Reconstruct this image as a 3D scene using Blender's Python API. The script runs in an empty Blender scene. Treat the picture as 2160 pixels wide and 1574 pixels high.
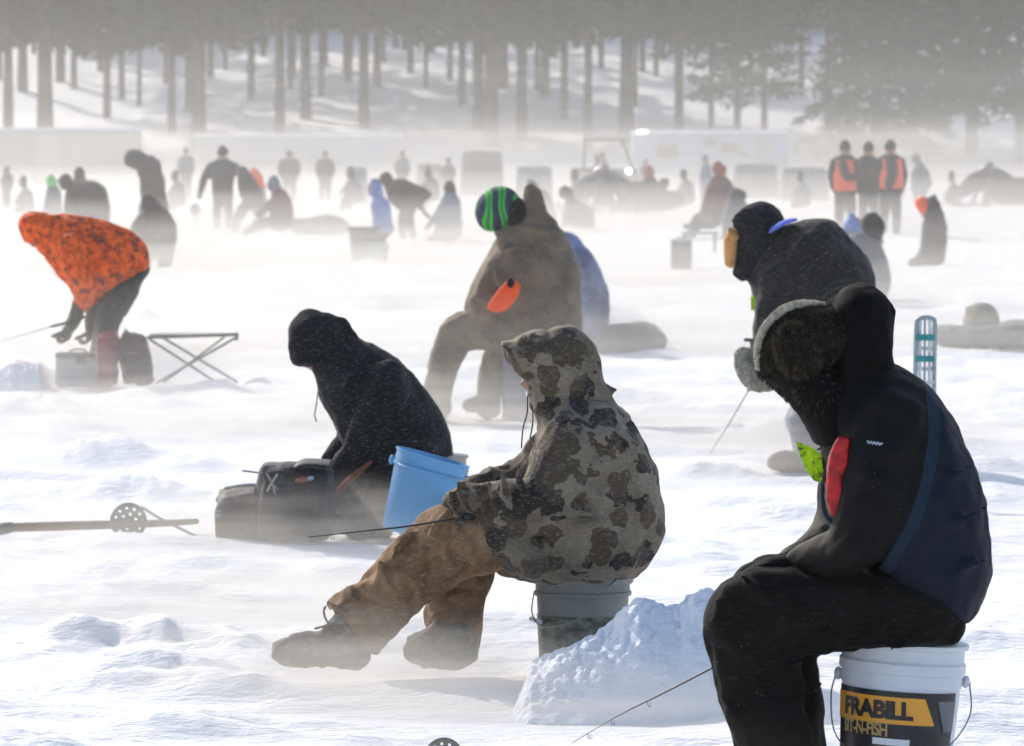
import bpy, math, random
import numpy as np
from mathutils import Vector, Matrix
random.seed(7); rng = np.random.default_rng(11)
SC = bpy.context.scene
COL = SC.collection
PI = math.pi

# ------------------------------------------------------------------ camera model (used to survey positions off the photo)
F = 12000.0; H = 1.65; TILT = math.atan(487.0/F)
ca, sa = math.cos(TILT), math.sin(TILT)
def at(px, py, Y):
    x = (px-1080.0)/F; y = (787.0-py)/F
    d = (x, y*sa+ca, y*ca-sa)
    t = Y/d[1]
    return np.array([t*d[0], Y, H+t*d[2]])
def depth(py, z=0.0):            # distance at which a thing standing at height z shows its foot on row py
    y = (787.0-py)/F
    return (z-H)/(y*ca-sa)*(y*sa+ca)
def scl(Y): return F/Y

# ------------------------------------------------------------------ noise
def _h(ix, iy, iz, s):
    n = (ix*374761393 + iy*668265263 + iz*2147483647 + s*1274126177) & 0xffffffff
    n = ((n ^ (n >> 13))*1274126177) & 0xffffffff
    n = n ^ (n >> 16)
    return (n & 0xffff)/65535.0
def vn(x, y, z=None, s=0):
    x = np.asarray(x, float); y = np.asarray(y, float)
    z = np.zeros_like(x) if z is None else np.asarray(z, float)
    xi = np.floor(x).astype(np.int64); yi = np.floor(y).astype(np.int64); zi = np.floor(z).astype(np.int64)
    fx = x-xi; fy = y-yi; fz = z-zi
    fx = fx*fx*fx*(fx*(fx*6-15)+10); fy = fy*fy*fy*(fy*(fy*6-15)+10); fz = fz*fz*fz*(fz*(fz*6-15)+10)
    r = 0
    for dx in (0, 1):
        for dy in (0, 1):
            for dz in (0, 1):
                w = (fx if dx else 1-fx)*(fy if dy else 1-fy)*(fz if dz else 1-fz)
                r = r + w*_h(xi+dx, yi+dy, zi+dz, s)
    return r*2-1
def fbm(x, y, z=None, o=4, s=0):
    a = 1.0; t = 0; n = 0; f = 1.0
    for k in range(o):
        t = t + a*vn(x*f+k*17.3, y*f-k*9.1, None if z is None else z*f+k*5.7, s+k); n += a
        a *= .5; f *= 2.03
    return t/n

# ------------------------------------------------------------------ geometry buckets
class Geo:
    def __init__(s): s.v = []; s.f = []; s.m = []
    def add(s, v, f, m=0):
        n = len(s.v); s.v.extend([tuple(map(float, p)) for p in v]); s.f.extend([tuple(n+i for i in q) for q in f]); s.m.extend([m]*len(f)); return s
    def join(s, g, m=None):
        n = len(s.v); s.v.extend(g.v); s.f.extend([tuple(n+i for i in q) for q in g.f]); s.m.extend(g.m if m is None else [m]*len(g.f)); return s
def V(*a): return np.array(a, float)
def unit(v):
    v = np.asarray(v, float); return v/(np.linalg.norm(v)+1e-12)
def catmull(P, n):
    P = np.asarray(P, float)
    if len(P) < 3: 
        return np.array([P[0]+(P[-1]-P[0])*k/n for k in range(n+1)])
    Q = np.vstack([2*P[0]-P[1], P, 2*P[-1]-P[-2]]); out = []
    for i in range(1, len(Q)-2):
        a, b, c, d = Q[i-1:i+3]
        for k in range(n):
            t = k/n
            out.append(.5*((2*b)+(c-a)*t+(2*a-5*b+4*c-d)*t*t+(-a+3*b-3*c+d)*t**3))
    out.append(Q[-2]); return np.array(out)
def rings(R, closed_ends=True):
    """R: list of (n,3) rings"""
    g = Geo(); n = len(R[0]); v = [p for r in R for p in r]; f = []
    for i in range(len(R)-1):
        for k in range(n):
            a = i*n+k; b = i*n+(k+1) % n
            f.append((a, b, b+n, a+n))
    if closed_ends:
        c0 = np.mean(R[0], 0); c1 = np.mean(R[-1], 0)
        v.append(c0); v.append(c1); i0 = len(v)-2; i1 = len(v)-1; o = (len(R)-1)*n
        for k in range(n):
            f.append((i0, (k+1) % n, k)); f.append((i1, o+k, o+(k+1) % n))
    return g.add(v, f)
def loft(A, B, ry, n=24, sub=5, e=.92, cap=.5):
    """closed loft through sections given by two opposite edge points and a half thickness"""
    A = catmull(A, sub); B = catmull(B, sub); ry = catmull(np.array(ry, float)[:, None], sub)[:, 0]
    R = []
    C = (A+B)/2; U = (B-A)/2
    L = []
    for i in range(len(C)): L.append((C[i], U[i], ry[i]))
    if cap > 0:
        d0 = unit(C[0]-C[1]); d1 = unit(C[-1]-C[-2]); pre = []; post = []
        for a in (80, 60, 35, 15):
            a = math.radians(a); k = math.cos(a)
            pre.append((C[0]+d0*math.sin(a)*cap*min(ry[0], np.linalg.norm(U[0])), U[0]*k, ry[0]*k))
        for a in (15, 35, 60, 80):
            a = math.radians(a); k = math.cos(a)
            post.append((C[-1]+d1*math.sin(a)*cap*min(ry[-1], np.linalg.norm(U[-1])), U[-1]*k, ry[-1]*k))
        L = pre+L+post
    T = np.linspace(0, 2*PI, n, endpoint=False)
    for c, u, r in L:
        R.append(np.array([c+u*math.copysign(abs(math.cos(t))**e, math.cos(t))+V(0, r, 0)*math.copysign(abs(math.sin(t))**e, math.sin(t)) for t in T]))
    return rings(R)
def tube(P, r, n=12, sub=4, cap=.8, flat=1.0):
    """round tube along points with radius per point"""
    P = catmull(P, sub) if sub > 1 else np.asarray(P, float)
    if np.isscalar(r): rr = np.full(len(P), float(r))
    else: rr = catmull(np.array(r, float)[:, None], sub)[:, 0] if sub > 1 else np.array(r, float)
    T = np.gradient(P, axis=0); R = []
    ref = V(0, 1, 0)
    if abs(unit(T[0])@ref) > .9: ref = V(1, 0, 0)
    L = []
    for i in range(len(P)):
        t = unit(T[i]); u = ref-t*(ref@t)
        if np.linalg.norm(u) < 1e-4: u = np.cross(t, V(0, 0, 1))
        u = unit(u); w = np.cross(t, u); ref = u
        L.append((P[i], t, u, w, rr[i]))
    if cap > 0:
        c, t, u, w, r0 = L[0]; pre = [(c-t*r0*math.sin(a)*cap, t, u, w, r0*math.cos(a)) for a in (1.35, .95, .5)]
        c, t, u, w, r1 = L[-1]; post = [(c+t*r1*math.sin(a)*cap, t, u, w, r1*math.cos(a)) for a in (.5, .95, 1.35)]
        L = pre+L+post
    a = np.linspace(0, 2*PI, n, endpoint=False)
    for c, t, u, w, r_ in L:
        R.append(c+np.outer(np.cos(a), u)*r_+np.outer(np.sin(a), w)*r_*flat)
    return rings(R)
def ellipsoid(c, r, M=None, n=20, m=12):
    R = []; r = np.array(r, float)
    for j in range(1, m):
        p = PI*j/m
        q = np.array([[math.sin(p)*math.cos(t)*r[0], math.sin(p)*math.sin(t)*r[1], math.cos(p)*r[2]] for t in np.linspace(0, 2*PI, n, endpoint=False)])
        if M is not None: q = q@np.asarray(M).T
        R.append(q+c)
    return rings(R)
def frame(fwd, up=(0, 0, 1)):
    f = unit(fwd); r = unit(np.cross(f, up)); u = np.cross(r, f)
    return np.array([f, r, u]).T        # columns: forward, right, up
def box(c, h, M=None, bev=0.0):
    c = np.array(c, float); g = Geo()
    if bev <= 0:
        v = [V(x*h[0], y*h[1], z*h[2]) for x in (-1, 1) for y in (-1, 1) for z in (-1, 1)]
        f = [(0, 1, 3, 2), (4, 6, 7, 5), (0, 4, 5, 1), (2, 3, 7, 6), (0, 2, 6, 4), (1, 5, 7, 3)]
    else:
        R = []
        for z, k in ((-h[2], 1), (-h[2]+bev, 0), (h[2]-bev, 0), (h[2], 1)):
            q = []
            for sx, sy, a0 in ((1, 1, 0), (-1, 1, 90), (-1, -1, 180), (1, -1, 270)):
                for a in (0, 45, 90):
                    t = math.radians(a0+a); rr = bev*(.45 if k else 1)
                    q.append(V(sx*(h[0]-bev)+math.cos(t)*rr, sy*(h[1]-bev)+math.sin(t)*rr, z))
            R.append(np.array(q))
        gg = rings(R); v = [np.array(p) for p in gg.v]; f = gg.f
    if M is not None: v = [np.asarray(M)@p for p in v]
    return g.add([p+c for p in v], f)
def lathe(prof, c=(0, 0, 0), n=48, M=None, closed=True):
    R = []
    for r, z in prof:
        q = np.array([[math.cos(t)*r, math.sin(t)*r, z] for t in np.linspace(0, 2*PI, n, endpoint=False)])
        if M is not None: q = q@np.asarray(M).T
        R.append(q+np.array(c))
    return rings(R, closed)

# ------------------------------------------------------------------ objects
def mesh_of(name, g):
    me = bpy.data.meshes.new(name)
    me.from_pydata([tuple(p) for p in g.v], [], g.f); me.update()
    return me
def remesh(g, vox, smooth=4, fac=.5):
    me = mesh_of('tmp', g); o = bpy.data.objects.new('tmp', me); COL.objects.link(o)
    m = o.modifiers.new('r', 'REMESH'); m.mode = 'VOXEL'; m.voxel_size = vox
    if smooth:
        s = o.modifiers.new('s', 'SMOOTH'); s.factor = fac; s.iterations = smooth
    dg = bpy.context.evaluated_depsgraph_get(); e = o.evaluated_get(dg)
    out = bpy.data.meshes.new_from_object(e)
    bpy.data.objects.remove(o); bpy.data.meshes.remove(me)
    return out
def co(me):
    a = np.empty(len(me.vertices)*3, np.float32); me.vertices.foreach_get('co', a); return a.reshape(-1, 3).astype(float)
def setco(me, a):
    me.vertices.foreach_set('co', a.astype(np.float32).ravel()); me.update()
def normals(me):
    a = np.empty(len(me.vertices)*3, np.float32); me.vertex_normals.foreach_get('vector', a); return a.reshape(-1, 3).astype(float)
def wrinkle(me, amp=.008, f=9.0, stretch=(1, 1, 1), seed=0, ridge=True, fine=.35):
    p = co(me); n = normals(me); k = np.array(stretch, float)
    q = p*f*k
    w = fbm(q[:, 0], q[:, 1], q[:, 2], 3, seed)
    if ridge: w = .5-np.sqrt(w*w+.004)*2.6
    w2 = fbm(q[:, 0]*3.1, q[:, 1]*3.1, q[:, 2]*3.1, 2, seed+9)
    setco(me, p+n*(amp*(w+fine*w2))[:, None])
def put(name, me, mats, parent=None, origin=None, smooth=True, mi=None):
    """link a mesh given in world coordinates; origin is the thing's base"""
    me.name = name
    o = bpy.data.objects.new(name, me); COL.objects.link(o)
    for m in (mats if isinstance(mats, (list, tuple)) else [mats]): me.materials.append(m)
    if parent is not None:
        org = np.array(parent['_org'])
    elif origin is not None: org = np.array(origin, float)
    else: org = V(0, 0, 0)
    me.transform(Matrix.Translation(Vector(-org)))
    if mi is not None: me.polygons.foreach_set('material_index', mi)
    if smooth is True: me.polygons.foreach_set('use_smooth', [True]*len(me.polygons))
    if parent is not None:
        o.parent = parent; o['_org'] = list(org)
        if smooth == 'auto': pass
    else:
        o.location = Vector(org); o['_org'] = list(org)
    return o
def fixnormals(me):
    import bmesh
    b = bmesh.new(); b.from_mesh(me); bmesh.ops.recalc_face_normals(b, faces=b.faces[:]); b.to_mesh(me); b.free(); me.update(); return me
def solid(name, g, mats, parent=None, origin=None, smooth=False, bevel=0):
    me = mesh_of(name, g)
    if len(g.f) < 9000 and name != 'fur': fixnormals(me)
    o = put(name, me, mats, parent, origin, smooth, g.m)
    if bevel:
        b = o.modifiers.new('b', 'BEVEL'); b.width = bevel; b.segments = 2; b.limit_method = 'ANGLE'
    return o
def empty(name, org):
    o = bpy.data.objects.new(name, None); COL.objects.link(o); o.location = Vector(org); o['_org'] = list(map(float, org)); o.empty_display_size = .1
    return o
def tag(o, label, cat, group=None):
    o['label'] = label; o['category'] = cat
    if group: o['group'] = group
    return o

# ------------------------------------------------------------------ materials
MATS = {}
class NT:
    def __init__(s, name):
        s.m = bpy.data.materials.new(name); s.m.use_nodes = True; s.t = s.m.node_tree; s.t.nodes.clear()
        s.out = s.n('ShaderNodeOutputMaterial'); s.b = s.n('ShaderNodeBsdfPrincipled'); s.l(s.b.outputs[0], s.out.inputs[0])
    def n(s, k, **kw):
        x = s.t.nodes.new(k)
        for a, b in kw.items(): setattr(x, a, b)
        return x
    def l(s, a, b): s.t.links.new(a, b)
    def coord(s, scale=(1, 1, 1), which='Object'):
        tc = s.n('ShaderNodeTexCoord'); mp = s.n('ShaderNodeMapping'); mp.inputs['Scale'].default_value = scale
        s.l(tc.outputs[which], mp.inputs[0]); return mp.outputs[0]
    def noise(s, vec, scale, detail=4, rough=.55, dist=0):
        x = s.n('ShaderNodeTexNoise'); x.inputs['Scale'].default_value = scale; x.inputs['Detail'].default_value = detail
        x.inputs['Roughness'].default_value = rough; x.inputs['Distortion'].default_value = dist; s.l(vec, x.inputs['Vector']); return x.outputs['Fac']
    def ramp(s, fac, stops, mode='LINEAR'):
        x = s.n('ShaderNodeValToRGB'); x.color_ramp.interpolation = mode
        while len(x.color_ramp.elements) < len(stops): x.color_ramp.elements.new(.5)
        for e, (p, c) in zip(x.color_ramp.elements, stops):
            e.position = p; e.color = (c[0], c[1], c[2], 1) if hasattr(c, '__len__') else (c, c, c, 1)
        s.l(fac, x.inputs[0]); return x.outputs[0]
    def mix(s, fac, a, b, mode='MIX'):
        x = s.n('ShaderNodeMix', data_type='RGBA', blend_type=mode)
        for i, v in ((0, fac), (6, a), (7, b)):
            if isinstance(v, (int, float)): x.inputs[i].default_value = v if i == 0 else (v, v, v, 1)
            elif isinstance(v, tuple): x.inputs[i].default_value = (*v, 1)
            else: s.l(v, x.inputs[i])
        return x.outputs[2]
    def bump(s, h, strength=.3, dist=.01):
        x = s.n('ShaderNodeBump'); x.inputs['Strength'].default_value = strength; x.inputs['Distance'].default_value = dist
        s.l(h, x.inputs['Height']); s.l(x.outputs[0], s.b.inputs['Normal'])
def fabric(name, c, rough=.9, vary=.35, bs=40, frost=.0, bump=.3, sheen=.15, scale2=6, streak=False):
    k = ('fab', name)
    if k in MATS: return MATS[k]
    t = NT(name); v = t.coord()
    n1 = t.noise(v, scale2, 5); n2 = t.noise(t.coord((1, 1, 3.5)) if streak else v, bs, 3)
    lo = tuple(x*(1-vary) for x in c); hi = tuple(min(1, x*(1+vary)) for x in c)
    col = t.ramp(n1, [(.3, lo), (.7, hi)])
    if frost > 0:
        fm = t.ramp(n2, [(.52, 0), (.75, frost)])
        col = t.mix(fm, col, (.55, .56, .58))
    t.l(col, t.b.inputs['Base Color']); t.b.inputs['Roughness'].default_value = rough
    t.b.inputs['Sheen Weight'].default_value = sheen; t.b.inputs['Sheen Roughness'].default_value = .5
    t.b.inputs['Specular IOR Level'].default_value = .15
    t.bump(n2, bump, .004)
    MATS[k] = t.m; return t.m
def plain(name, c, rough=.5, metal=0, vary=.12, ns=12, bump=.08, spec=.4, trans=0):
    k = ('pl', name)
    if k in MATS: return MATS[k]
    t = NT(name); v = t.coord(); n1 = t.noise(v, ns, 4)
    t.l(t.ramp(n1, [(.3, tuple(x*(1-vary) for x in c)), (.7, tuple(min(1, x*(1+vary)) for x in c))]), t.b.inputs['Base Color'])
    t.b.inputs['Roughness'].default_value = rough; t.b.inputs['Metallic'].default_value = metal; t.b.inputs['Specular IOR Level'].default_value = spec
    if trans:
        tr = t.n('ShaderNodeBsdfTranslucent'); tr.inputs[0].default_value = (*c, 1); mx = t.n('ShaderNodeMixShader'); mx.inputs[0].default_value = trans
        t.l(t.b.outputs[0], mx.inputs[1]); t.l(tr.outputs[0], mx.inputs[2]); t.l(mx.outputs[0], t.out.inputs[0])
    t.bump(n1, bump, .003)
    MATS[k] = t.m; return t.m
# ------------------------------------------------------------------ special materials
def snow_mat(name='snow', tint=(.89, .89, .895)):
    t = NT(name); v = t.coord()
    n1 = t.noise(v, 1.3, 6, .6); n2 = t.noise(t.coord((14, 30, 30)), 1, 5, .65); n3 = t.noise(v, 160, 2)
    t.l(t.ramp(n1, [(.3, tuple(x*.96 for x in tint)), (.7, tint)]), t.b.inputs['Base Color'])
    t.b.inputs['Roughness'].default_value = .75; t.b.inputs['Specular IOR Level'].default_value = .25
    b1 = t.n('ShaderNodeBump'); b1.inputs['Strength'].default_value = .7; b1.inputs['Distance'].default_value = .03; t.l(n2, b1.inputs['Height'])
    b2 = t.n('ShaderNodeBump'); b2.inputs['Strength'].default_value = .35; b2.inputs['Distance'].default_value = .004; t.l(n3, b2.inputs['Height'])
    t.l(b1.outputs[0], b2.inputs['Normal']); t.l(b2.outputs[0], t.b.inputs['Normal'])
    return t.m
SNOW = snow_mat()
def camo_mat():
    t = NT('blotch_camouflage'); v = t.coord((1, .8, 1))
    base = t.ramp(t.noise(v, 7, 4), [(.35, (.125, .10, .07)), (.65, (.21, .175, .13))])
    ds = t.n('ShaderNodeTexNoise'); ds.inputs['Scale'].default_value = 26; ds.inputs['Detail'].default_value = 1.5; t.l(v, ds.inputs['Vector'])
    def layer(off, scale, thr, amt=.06):
        mp = t.n('ShaderNodeMapping'); mp.inputs['Location'].default_value = off
        mixv = t.n('ShaderNodeMix', data_type='VECTOR'); mixv.inputs[0].default_value = amt
        t.l(v, mixv.inputs[4]); t.l(ds.outputs['Color'], mixv.inputs[5]); t.l(mixv.outputs[1], mp.inputs[0])
        vo = t.n('ShaderNodeTexVoronoi', feature='SMOOTH_F1'); vo.inputs['Scale'].default_value = scale; vo.inputs['Smoothness'].default_value = .25; vo.inputs['Randomness'].default_value = .9
        t.l(mp.outputs[0], vo.inputs['Vector'])
        nz = t.noise(mp.outputs[0], scale*.55, 1)
        ma = t.n('ShaderNodeMath', operation='MULTIPLY_ADD'); t.l(nz, ma.inputs[0]); ma.inputs[1].default_value = .75; t.l(vo.outputs['Distance'], ma.inputs[2])
        return t.ramp(ma.outputs[0], [(0, 1), (thr, 0)], 'CONSTANT'), vo
    m1, v1 = layer((3.1, 1.2, .4), 12, .76)
    c = t.mix(m1, base, (.075, .055, .033))
    m2, v2 = layer((.3, .7, 5.4), 11.5, .77)
    dk = t.ramp(t.noise(v, 5, 1), [(.45, (.03, .023, .018)), (.55, (.075, .055, .038))])
    c = t.mix(m2, c, dk)
    fr = t.noise(t.coord((1, 1, 2)), 60, 3); c = t.mix(t.ramp(fr, [(.5, 0), (.8, .22)]), c, (.5, .5, .5))
    t.l(c, t.b.inputs['Base Color']); t.b.inputs['Roughness'].default_value = .9; t.b.inputs['Specular IOR Level'].default_value = .15
    t.b.inputs['Sheen Weight'].default_value = .1
    t.bump(t.noise(v, 70, 3), .3, .003); return t.m
def blaze_mat():
    t = NT('blaze_orange_camouflage'); v = t.coord()
    a = t.ramp(t.noise(v, 9, 4, .6, 1.6), [(.42, 0), (.45, 1), (.51, 1), (.54, 0)])
    b = t.ramp(t.noise(t.coord((1.6, 1, .8)), 15, 5, .7, .8), [(.54, 0), (.60, 1)])
    m = t.mix(1.0, a, b, 'MULTIPLY'); mm = t.mix(.6, m, t.ramp(t.noise(t.coord((1, 1, 1.4)), 11, 3), [(.58, 0), (.62, 1)]), 'ADD')
    org = t.ramp(t.noise(v, 20, 3), [(.35, (.55, .07, .02)), (.6, (.98, .16, .03))])
    t.l(t.mix(mm, org, (.045, .04, .038)), t.b.inputs['Base Color']); t.b.inputs['Roughness'].default_value = .8; t.b.inputs['Specular IOR Level'].default_value = .2
    tr = t.n('ShaderNodeBsdfTranslucent'); tr.inputs[0].default_value = (.9, .12, .03, 1)
    t.bump(t.noise(v, 50, 3), .3, .004); return t.m
def canvas_mat():
    t = NT('brown_duck_canvas'); v = t.coord()
    n = t.noise(v, 8, 6, .65, .5); n2 = t.noise(t.coord((1, 1, 1.8)), 55, 4)
    c = t.ramp(n, [(.3, (.11, .062, .032)), (.5, (.21, .125, .065)), (.72, (.33, .215, .12))])
    c = t.mix(t.ramp(n2, [(.5, 0), (.78, .35)]), c, (.42, .38, .35))
    t.l(c, t.b.inputs['Base Color']); t.b.inputs['Roughness'].default_value = .9; t.b.inputs['Specular IOR Level'].default_value = .15
    t.bump(n2, .35, .004); return t.m
def fur_mat(name, lo, hi):
    t = NT(name); n = t.noise(t.coord((1, 1, .5)), 90, 4)
    t.l(t.ramp(n, [(.35, lo), (.7, hi)]), t.b.inputs['Base Color']); t.b.inputs['Roughness'].default_value = .8; t.b.inputs['Specular IOR Level'].default_value = .1
    return t.m
def seam_mat(name, ca_, cb, cc):
    """two-colour shell jacket: colour set by the 'seam' attribute (metres from the seam)"""
    t = NT(name); at_ = t.n('ShaderNodeAttribute'); at_.attribute_name = 'seam'
    ma = t.n('ShaderNodeMath', operation='MULTIPLY_ADD'); t.l(at_.outputs['Fac'], ma.inputs[0]); ma.inputs[1].default_value = 1.0; ma.inputs[2].default_value = .5
    v = t.coord(); n2 = t.noise(t.coord((1, 1, 2.5)), 60, 3)
    c = t.ramp(ma.outputs[0], [(0, ca_), (.487, cc), (.512, cb)], 'CONSTANT')
    c = t.mix(t.ramp(n2, [(.5, 0), (.85, .012)]), c, (.5, .5, .5))
    t.l(c, t.b.inputs['Base Color']); t.b.inputs['Roughness'].default_value = .75; t.b.inputs['Specular IOR Level'].default_value = .2
    t.bump(n2, .25, .003); return t.m
CAMO = camo_mat(); BLAZE = blaze_mat(); CANVAS = canvas_mat()
SKIN = plain('skin', (.42, .24, .17), .55)
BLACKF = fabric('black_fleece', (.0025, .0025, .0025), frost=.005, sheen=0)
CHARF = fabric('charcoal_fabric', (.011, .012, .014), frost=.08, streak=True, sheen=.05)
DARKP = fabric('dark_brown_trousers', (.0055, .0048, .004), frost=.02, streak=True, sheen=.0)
BOOT = fabric('frosted_boot_leather', (.07, .062, .05), frost=.4, vary=.5, bs=45)
RUB = plain('black_rubber', (.02, .02, .02), .6)
NYL = fabric('black_nylon', (.022, .022, .026), rough=.65, frost=.12, streak=True)
TAUPE = fabric('taupe_coverall', (.185, .138, .092), frost=.2, streak=True)
GREYF = fabric('grey_fabric', (.11, .115, .125), frost=.15)
OLIVE = fabric('olive_glove', (.09, .08, .045), frost=.15)
DGREY = fabric('dark_grey_coat', (.035, .034, .035), frost=.05)
DBROWN = fabric('dark_brown_coat', (.045, .034, .028), frost=.05)
BLUEF = fabric('pale_blue_fabric', (.20, .26, .48), frost=.1)
SLATE = fabric('slate_blue_coat', (.10, .125, .19), frost=.1)
WBLUE = fabric('white_blue_red_jacket', (.40, .42, .62), vary=.3)
REDF = fabric('dull_red_fabric', (.30, .035, .03))
MAROON = fabric('maroon_coat', (.11, .035, .04))
ORANGEF = fabric('bright_orange_fabric', (.95, .11, .03), vary=.1)
TANF = fabric('tan_mitten', (.52, .27, .10), frost=.1)
LAV = fabric('pale_grey_snow_trousers', (.27, .27, .31), frost=.3)
STEEL = plain('grey_steel', (.25, .27, .29), .35, .8)
DSTEEL = plain('dark_green_steel', (.06, .10, .10), .4, .3)
WPL = plain('white_plastic', (.72, .76, .82), .4, trans=.15, vary=.03)
GPL = plain('grey_plastic', (.24, .26, .29), .5)
CARB = plain('dark_rod', (.02, .02, .022), .35)
LINE = plain('pale_line', (.55, .55, .55), .5)
WOOD = plain('brown_wood', (.14, .075, .04), .8, vary=.4, ns=30)

# ------------------------------------------------------------------ people
class Fig:
    """a figure surveyed at distance D; px/py are photo coordinates, dy a depth offset in metres"""
    def __init__(s, D): s.D = D; s.s = scl(D)
    def p(s, px, py, dy=0): return at(px, py, s.D+dy)
    def S(s, secs, dy=0, **k):           # sections (ax, ay, bx, by, ry[, dy])
        A = [s.p(q[0], q[1], dy+(q[5] if len(q) > 5 else 0)) for q in secs]; B = [s.p(q[2], q[3], dy+(q[5] if len(q) > 5 else 0)) for q in secs]
        return loft(A, B, [q[4] for q in secs], **k)
    def T(s, nodes, dy=0, **k):          # nodes (px, py, r_px[, dy])
        P = [s.p(q[0], q[1], dy+(q[3] if len(q) > 3 else 0)) for q in nodes]
        return tube(P, [q[2]/s.s for q in nodes], **k)
    def E(s, px, py, rx, rz, ry, dy=0, rot=0):
        c, sn = math.cos(math.radians(rot)), math.sin(math.radians(rot)); M = np.array([[c, 0, sn], [0, 1, 0], [-sn, 0, c]])
        return ellipsoid(s.p(px, py, dy), (rx/s.s, ry, rz/s.s), M)
def join(*gs):
    g = Geo()
    for x in gs: g.join(x)
    return g
def shrink(g, k):
    """pull a closed tube/loft toward its own axis"""
    v = np.array(g.v); out = v.copy(); n = normals_of(g)
    out = v-n*k
    h = Geo(); h.v = [tuple(p) for p in out]; h.f = list(g.f); h.m = list(g.m); return h
def normals_of(g):
    v = np.array(g.v); n = np.zeros_like(v)
    for q in g.f:
        a, b, c = v[q[0]], v[q[1]], v[q[2]]; d = v[q[-1]]
        m = np.cross(b-a, c-a)+np.cross(c-a, d-a)
        for i in q: n[i] += m
    l = np.linalg.norm(n, axis=1)[:, None]+1e-9; n = n/l
    sv = 0.0; c = v.mean(0)
    for q in g.f:
        for k in range(1, len(q)-1): sv += float(np.dot(v[q[0]]-c, np.cross(v[q[k]]-c, v[q[k+1]]-c)))
    if sv < 0: n = -n
    return n
def head_geo(c, fwd, up=(0, 0, 1), k=1.0):
    M = frame(fwd, up); c = np.array(c)
    P = lambda x, y, z: c+M@V(x, y, z)*k
    g = join(ellipsoid(P(-.005, 0, .02), (.095*k, .076*k, .10*k), M), ellipsoid(P(.03, 0, -.06), (.062*k, .056*k, .06*k), M),
             ellipsoid(P(.085, 0, -.01), (.018*k, .014*k, .03*k), M), ellipsoid(P(.101, 0, -.027), (.017*k, .016*k, .013*k), M),
             ellipsoid(P(.078, .03, .028), (.02*k, .03*k, .012*k), M), ellipsoid(P(.078, -.03, .028), (.02*k, .03*k, .012*k), M),
             ellipsoid(P(.078, .03, .008), (.013*k, .014*k, .011*k), M), ellipsoid(P(.078, -.03, .008), (.013*k, .014*k, .011*k), M),
             ellipsoid(P(.088, 0, -.058), (.013*k, .026*k, .008*k), M), ellipsoid(P(.085, 0, -.092), (.02*k, .022*k, .015*k), M),
             ellipsoid(P(0, .078, -.005), (.022*k, .01*k, .032*k), M), ellipsoid(P(0, -.078, -.005), (.022*k, .01*k, .032*k), M),
             tube([P(-.02, 0, -.05), P(-.035, 0, -.16)], [.055*k, .06*k]))
    return g
def hand_geo(w, fwd, palm_n, k=1.0, curl=.9, fat=1.0, side=1):
    """hand from the wrist w: palm plus five separate bent fingers; palm_n is the direction the fingers close towards"""
    f = unit(fwd); n = unit(np.array(palm_n)-f*(np.array(palm_n)@f)); r = np.cross(f, n)*side; w = np.array(w)
    g = tube([w-f*.03*k, w+f*.03*k], [.028*k*fat, .024*k*fat])
    g = join(g, ellipsoid(w+f*.05*k, (.056*k, .044*k, .021*k*fat), np.array([f, r, n]).T))
    for i, (o, L, rr) in enumerate(((-.03, .078, .0092), (-.0105, .088, .0098), (.0105, .082, .0095), (.03, .064, .0085))):
        p = w+f*.085*k+r*o*k; a = .15*curl; pts = [p-f*.015*k, p]
        for sgm, m in ((.44, .45), (.31, .95), (.25, .8)):
            a += curl*m; p = p+(f*math.cos(a)+n*math.sin(a))*L*sgm*k; pts.append(p)
        g = join(g, tube(pts, [rr*k*fat*1.1]*2+[rr*k*fat, rr*.95*k*fat, rr*.85*k*fat], n=10, sub=3))
    b = w+f*.025*k-r*.03*k
    g = join(g, tube([b, b+(f*.5-r*.8+n*.3)*.035*k, b+(f*.8-r*.55+n*.8)*.06*k, b+(f*.9-r*.1+n*1.1)*.08*k], [.014*k*fat, .013*k*fat, .012*k*fat, .0095*k*fat], n=10))
    return g
def person(label, D, garments, base, head=None, extra=None, vox=.012, group=None, wr=1.0, body_in=.03):
    """garments: list of (part name, geometry, material[, options]); base: (px, py) foot point.
    The body is ONE continuous skinned surface inside the clothes; clothes are its children."""
    org = at(base[0], base[1], D); org[2] = 0.0
    core = Geo()
    for gm in garments:
        op = gm[3] if len(gm) > 3 else {}
        if op.get('core', True): 
            rm = remesh(join(*[pc for pc in gm[1] if not getattr(pc, 'fold', False)]), max(.018, vox*1.6), 3)
            inn = op.get('inn', body_in); P_ = co(rm)-normals(rm)*inn
            core.add(P_, [tuple(pl.vertices) for pl in rm.polygons]); bpy.data.meshes.remove(rm)
    if head is not None: core.join(head)
    if extra is not None: core.join(extra)
    bm_ = remesh(core, max(vox*1.1, .009 if head is not None else .012), 1)
    root = put('person', bm_, SKIN, None, org)
    tag(root, label, 'person', group)
    for gm in garments:
        op = gm[3] if len(gm) > 3 else {}
        me = remesh(join(*gm[1]), op.get('vox', vox), op.get('sm', 4))
        if op.get('wr', 1): wrinkle(me, .007*wr*op.get('wr', 1), op.get('wf', 9), op.get('st', (1, 1, 1)), seed=hash_(gm[0]+label))
        if 'post' in op: op['post'](me)
        o = put(gm[0], me, gm[2], root)
        if 'label' in op: o['label'] = op['label']
    return root
def hash_(s):
    h = 7
    for c in s: h = (h*31+ord(c)) % 9973
    return h
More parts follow.
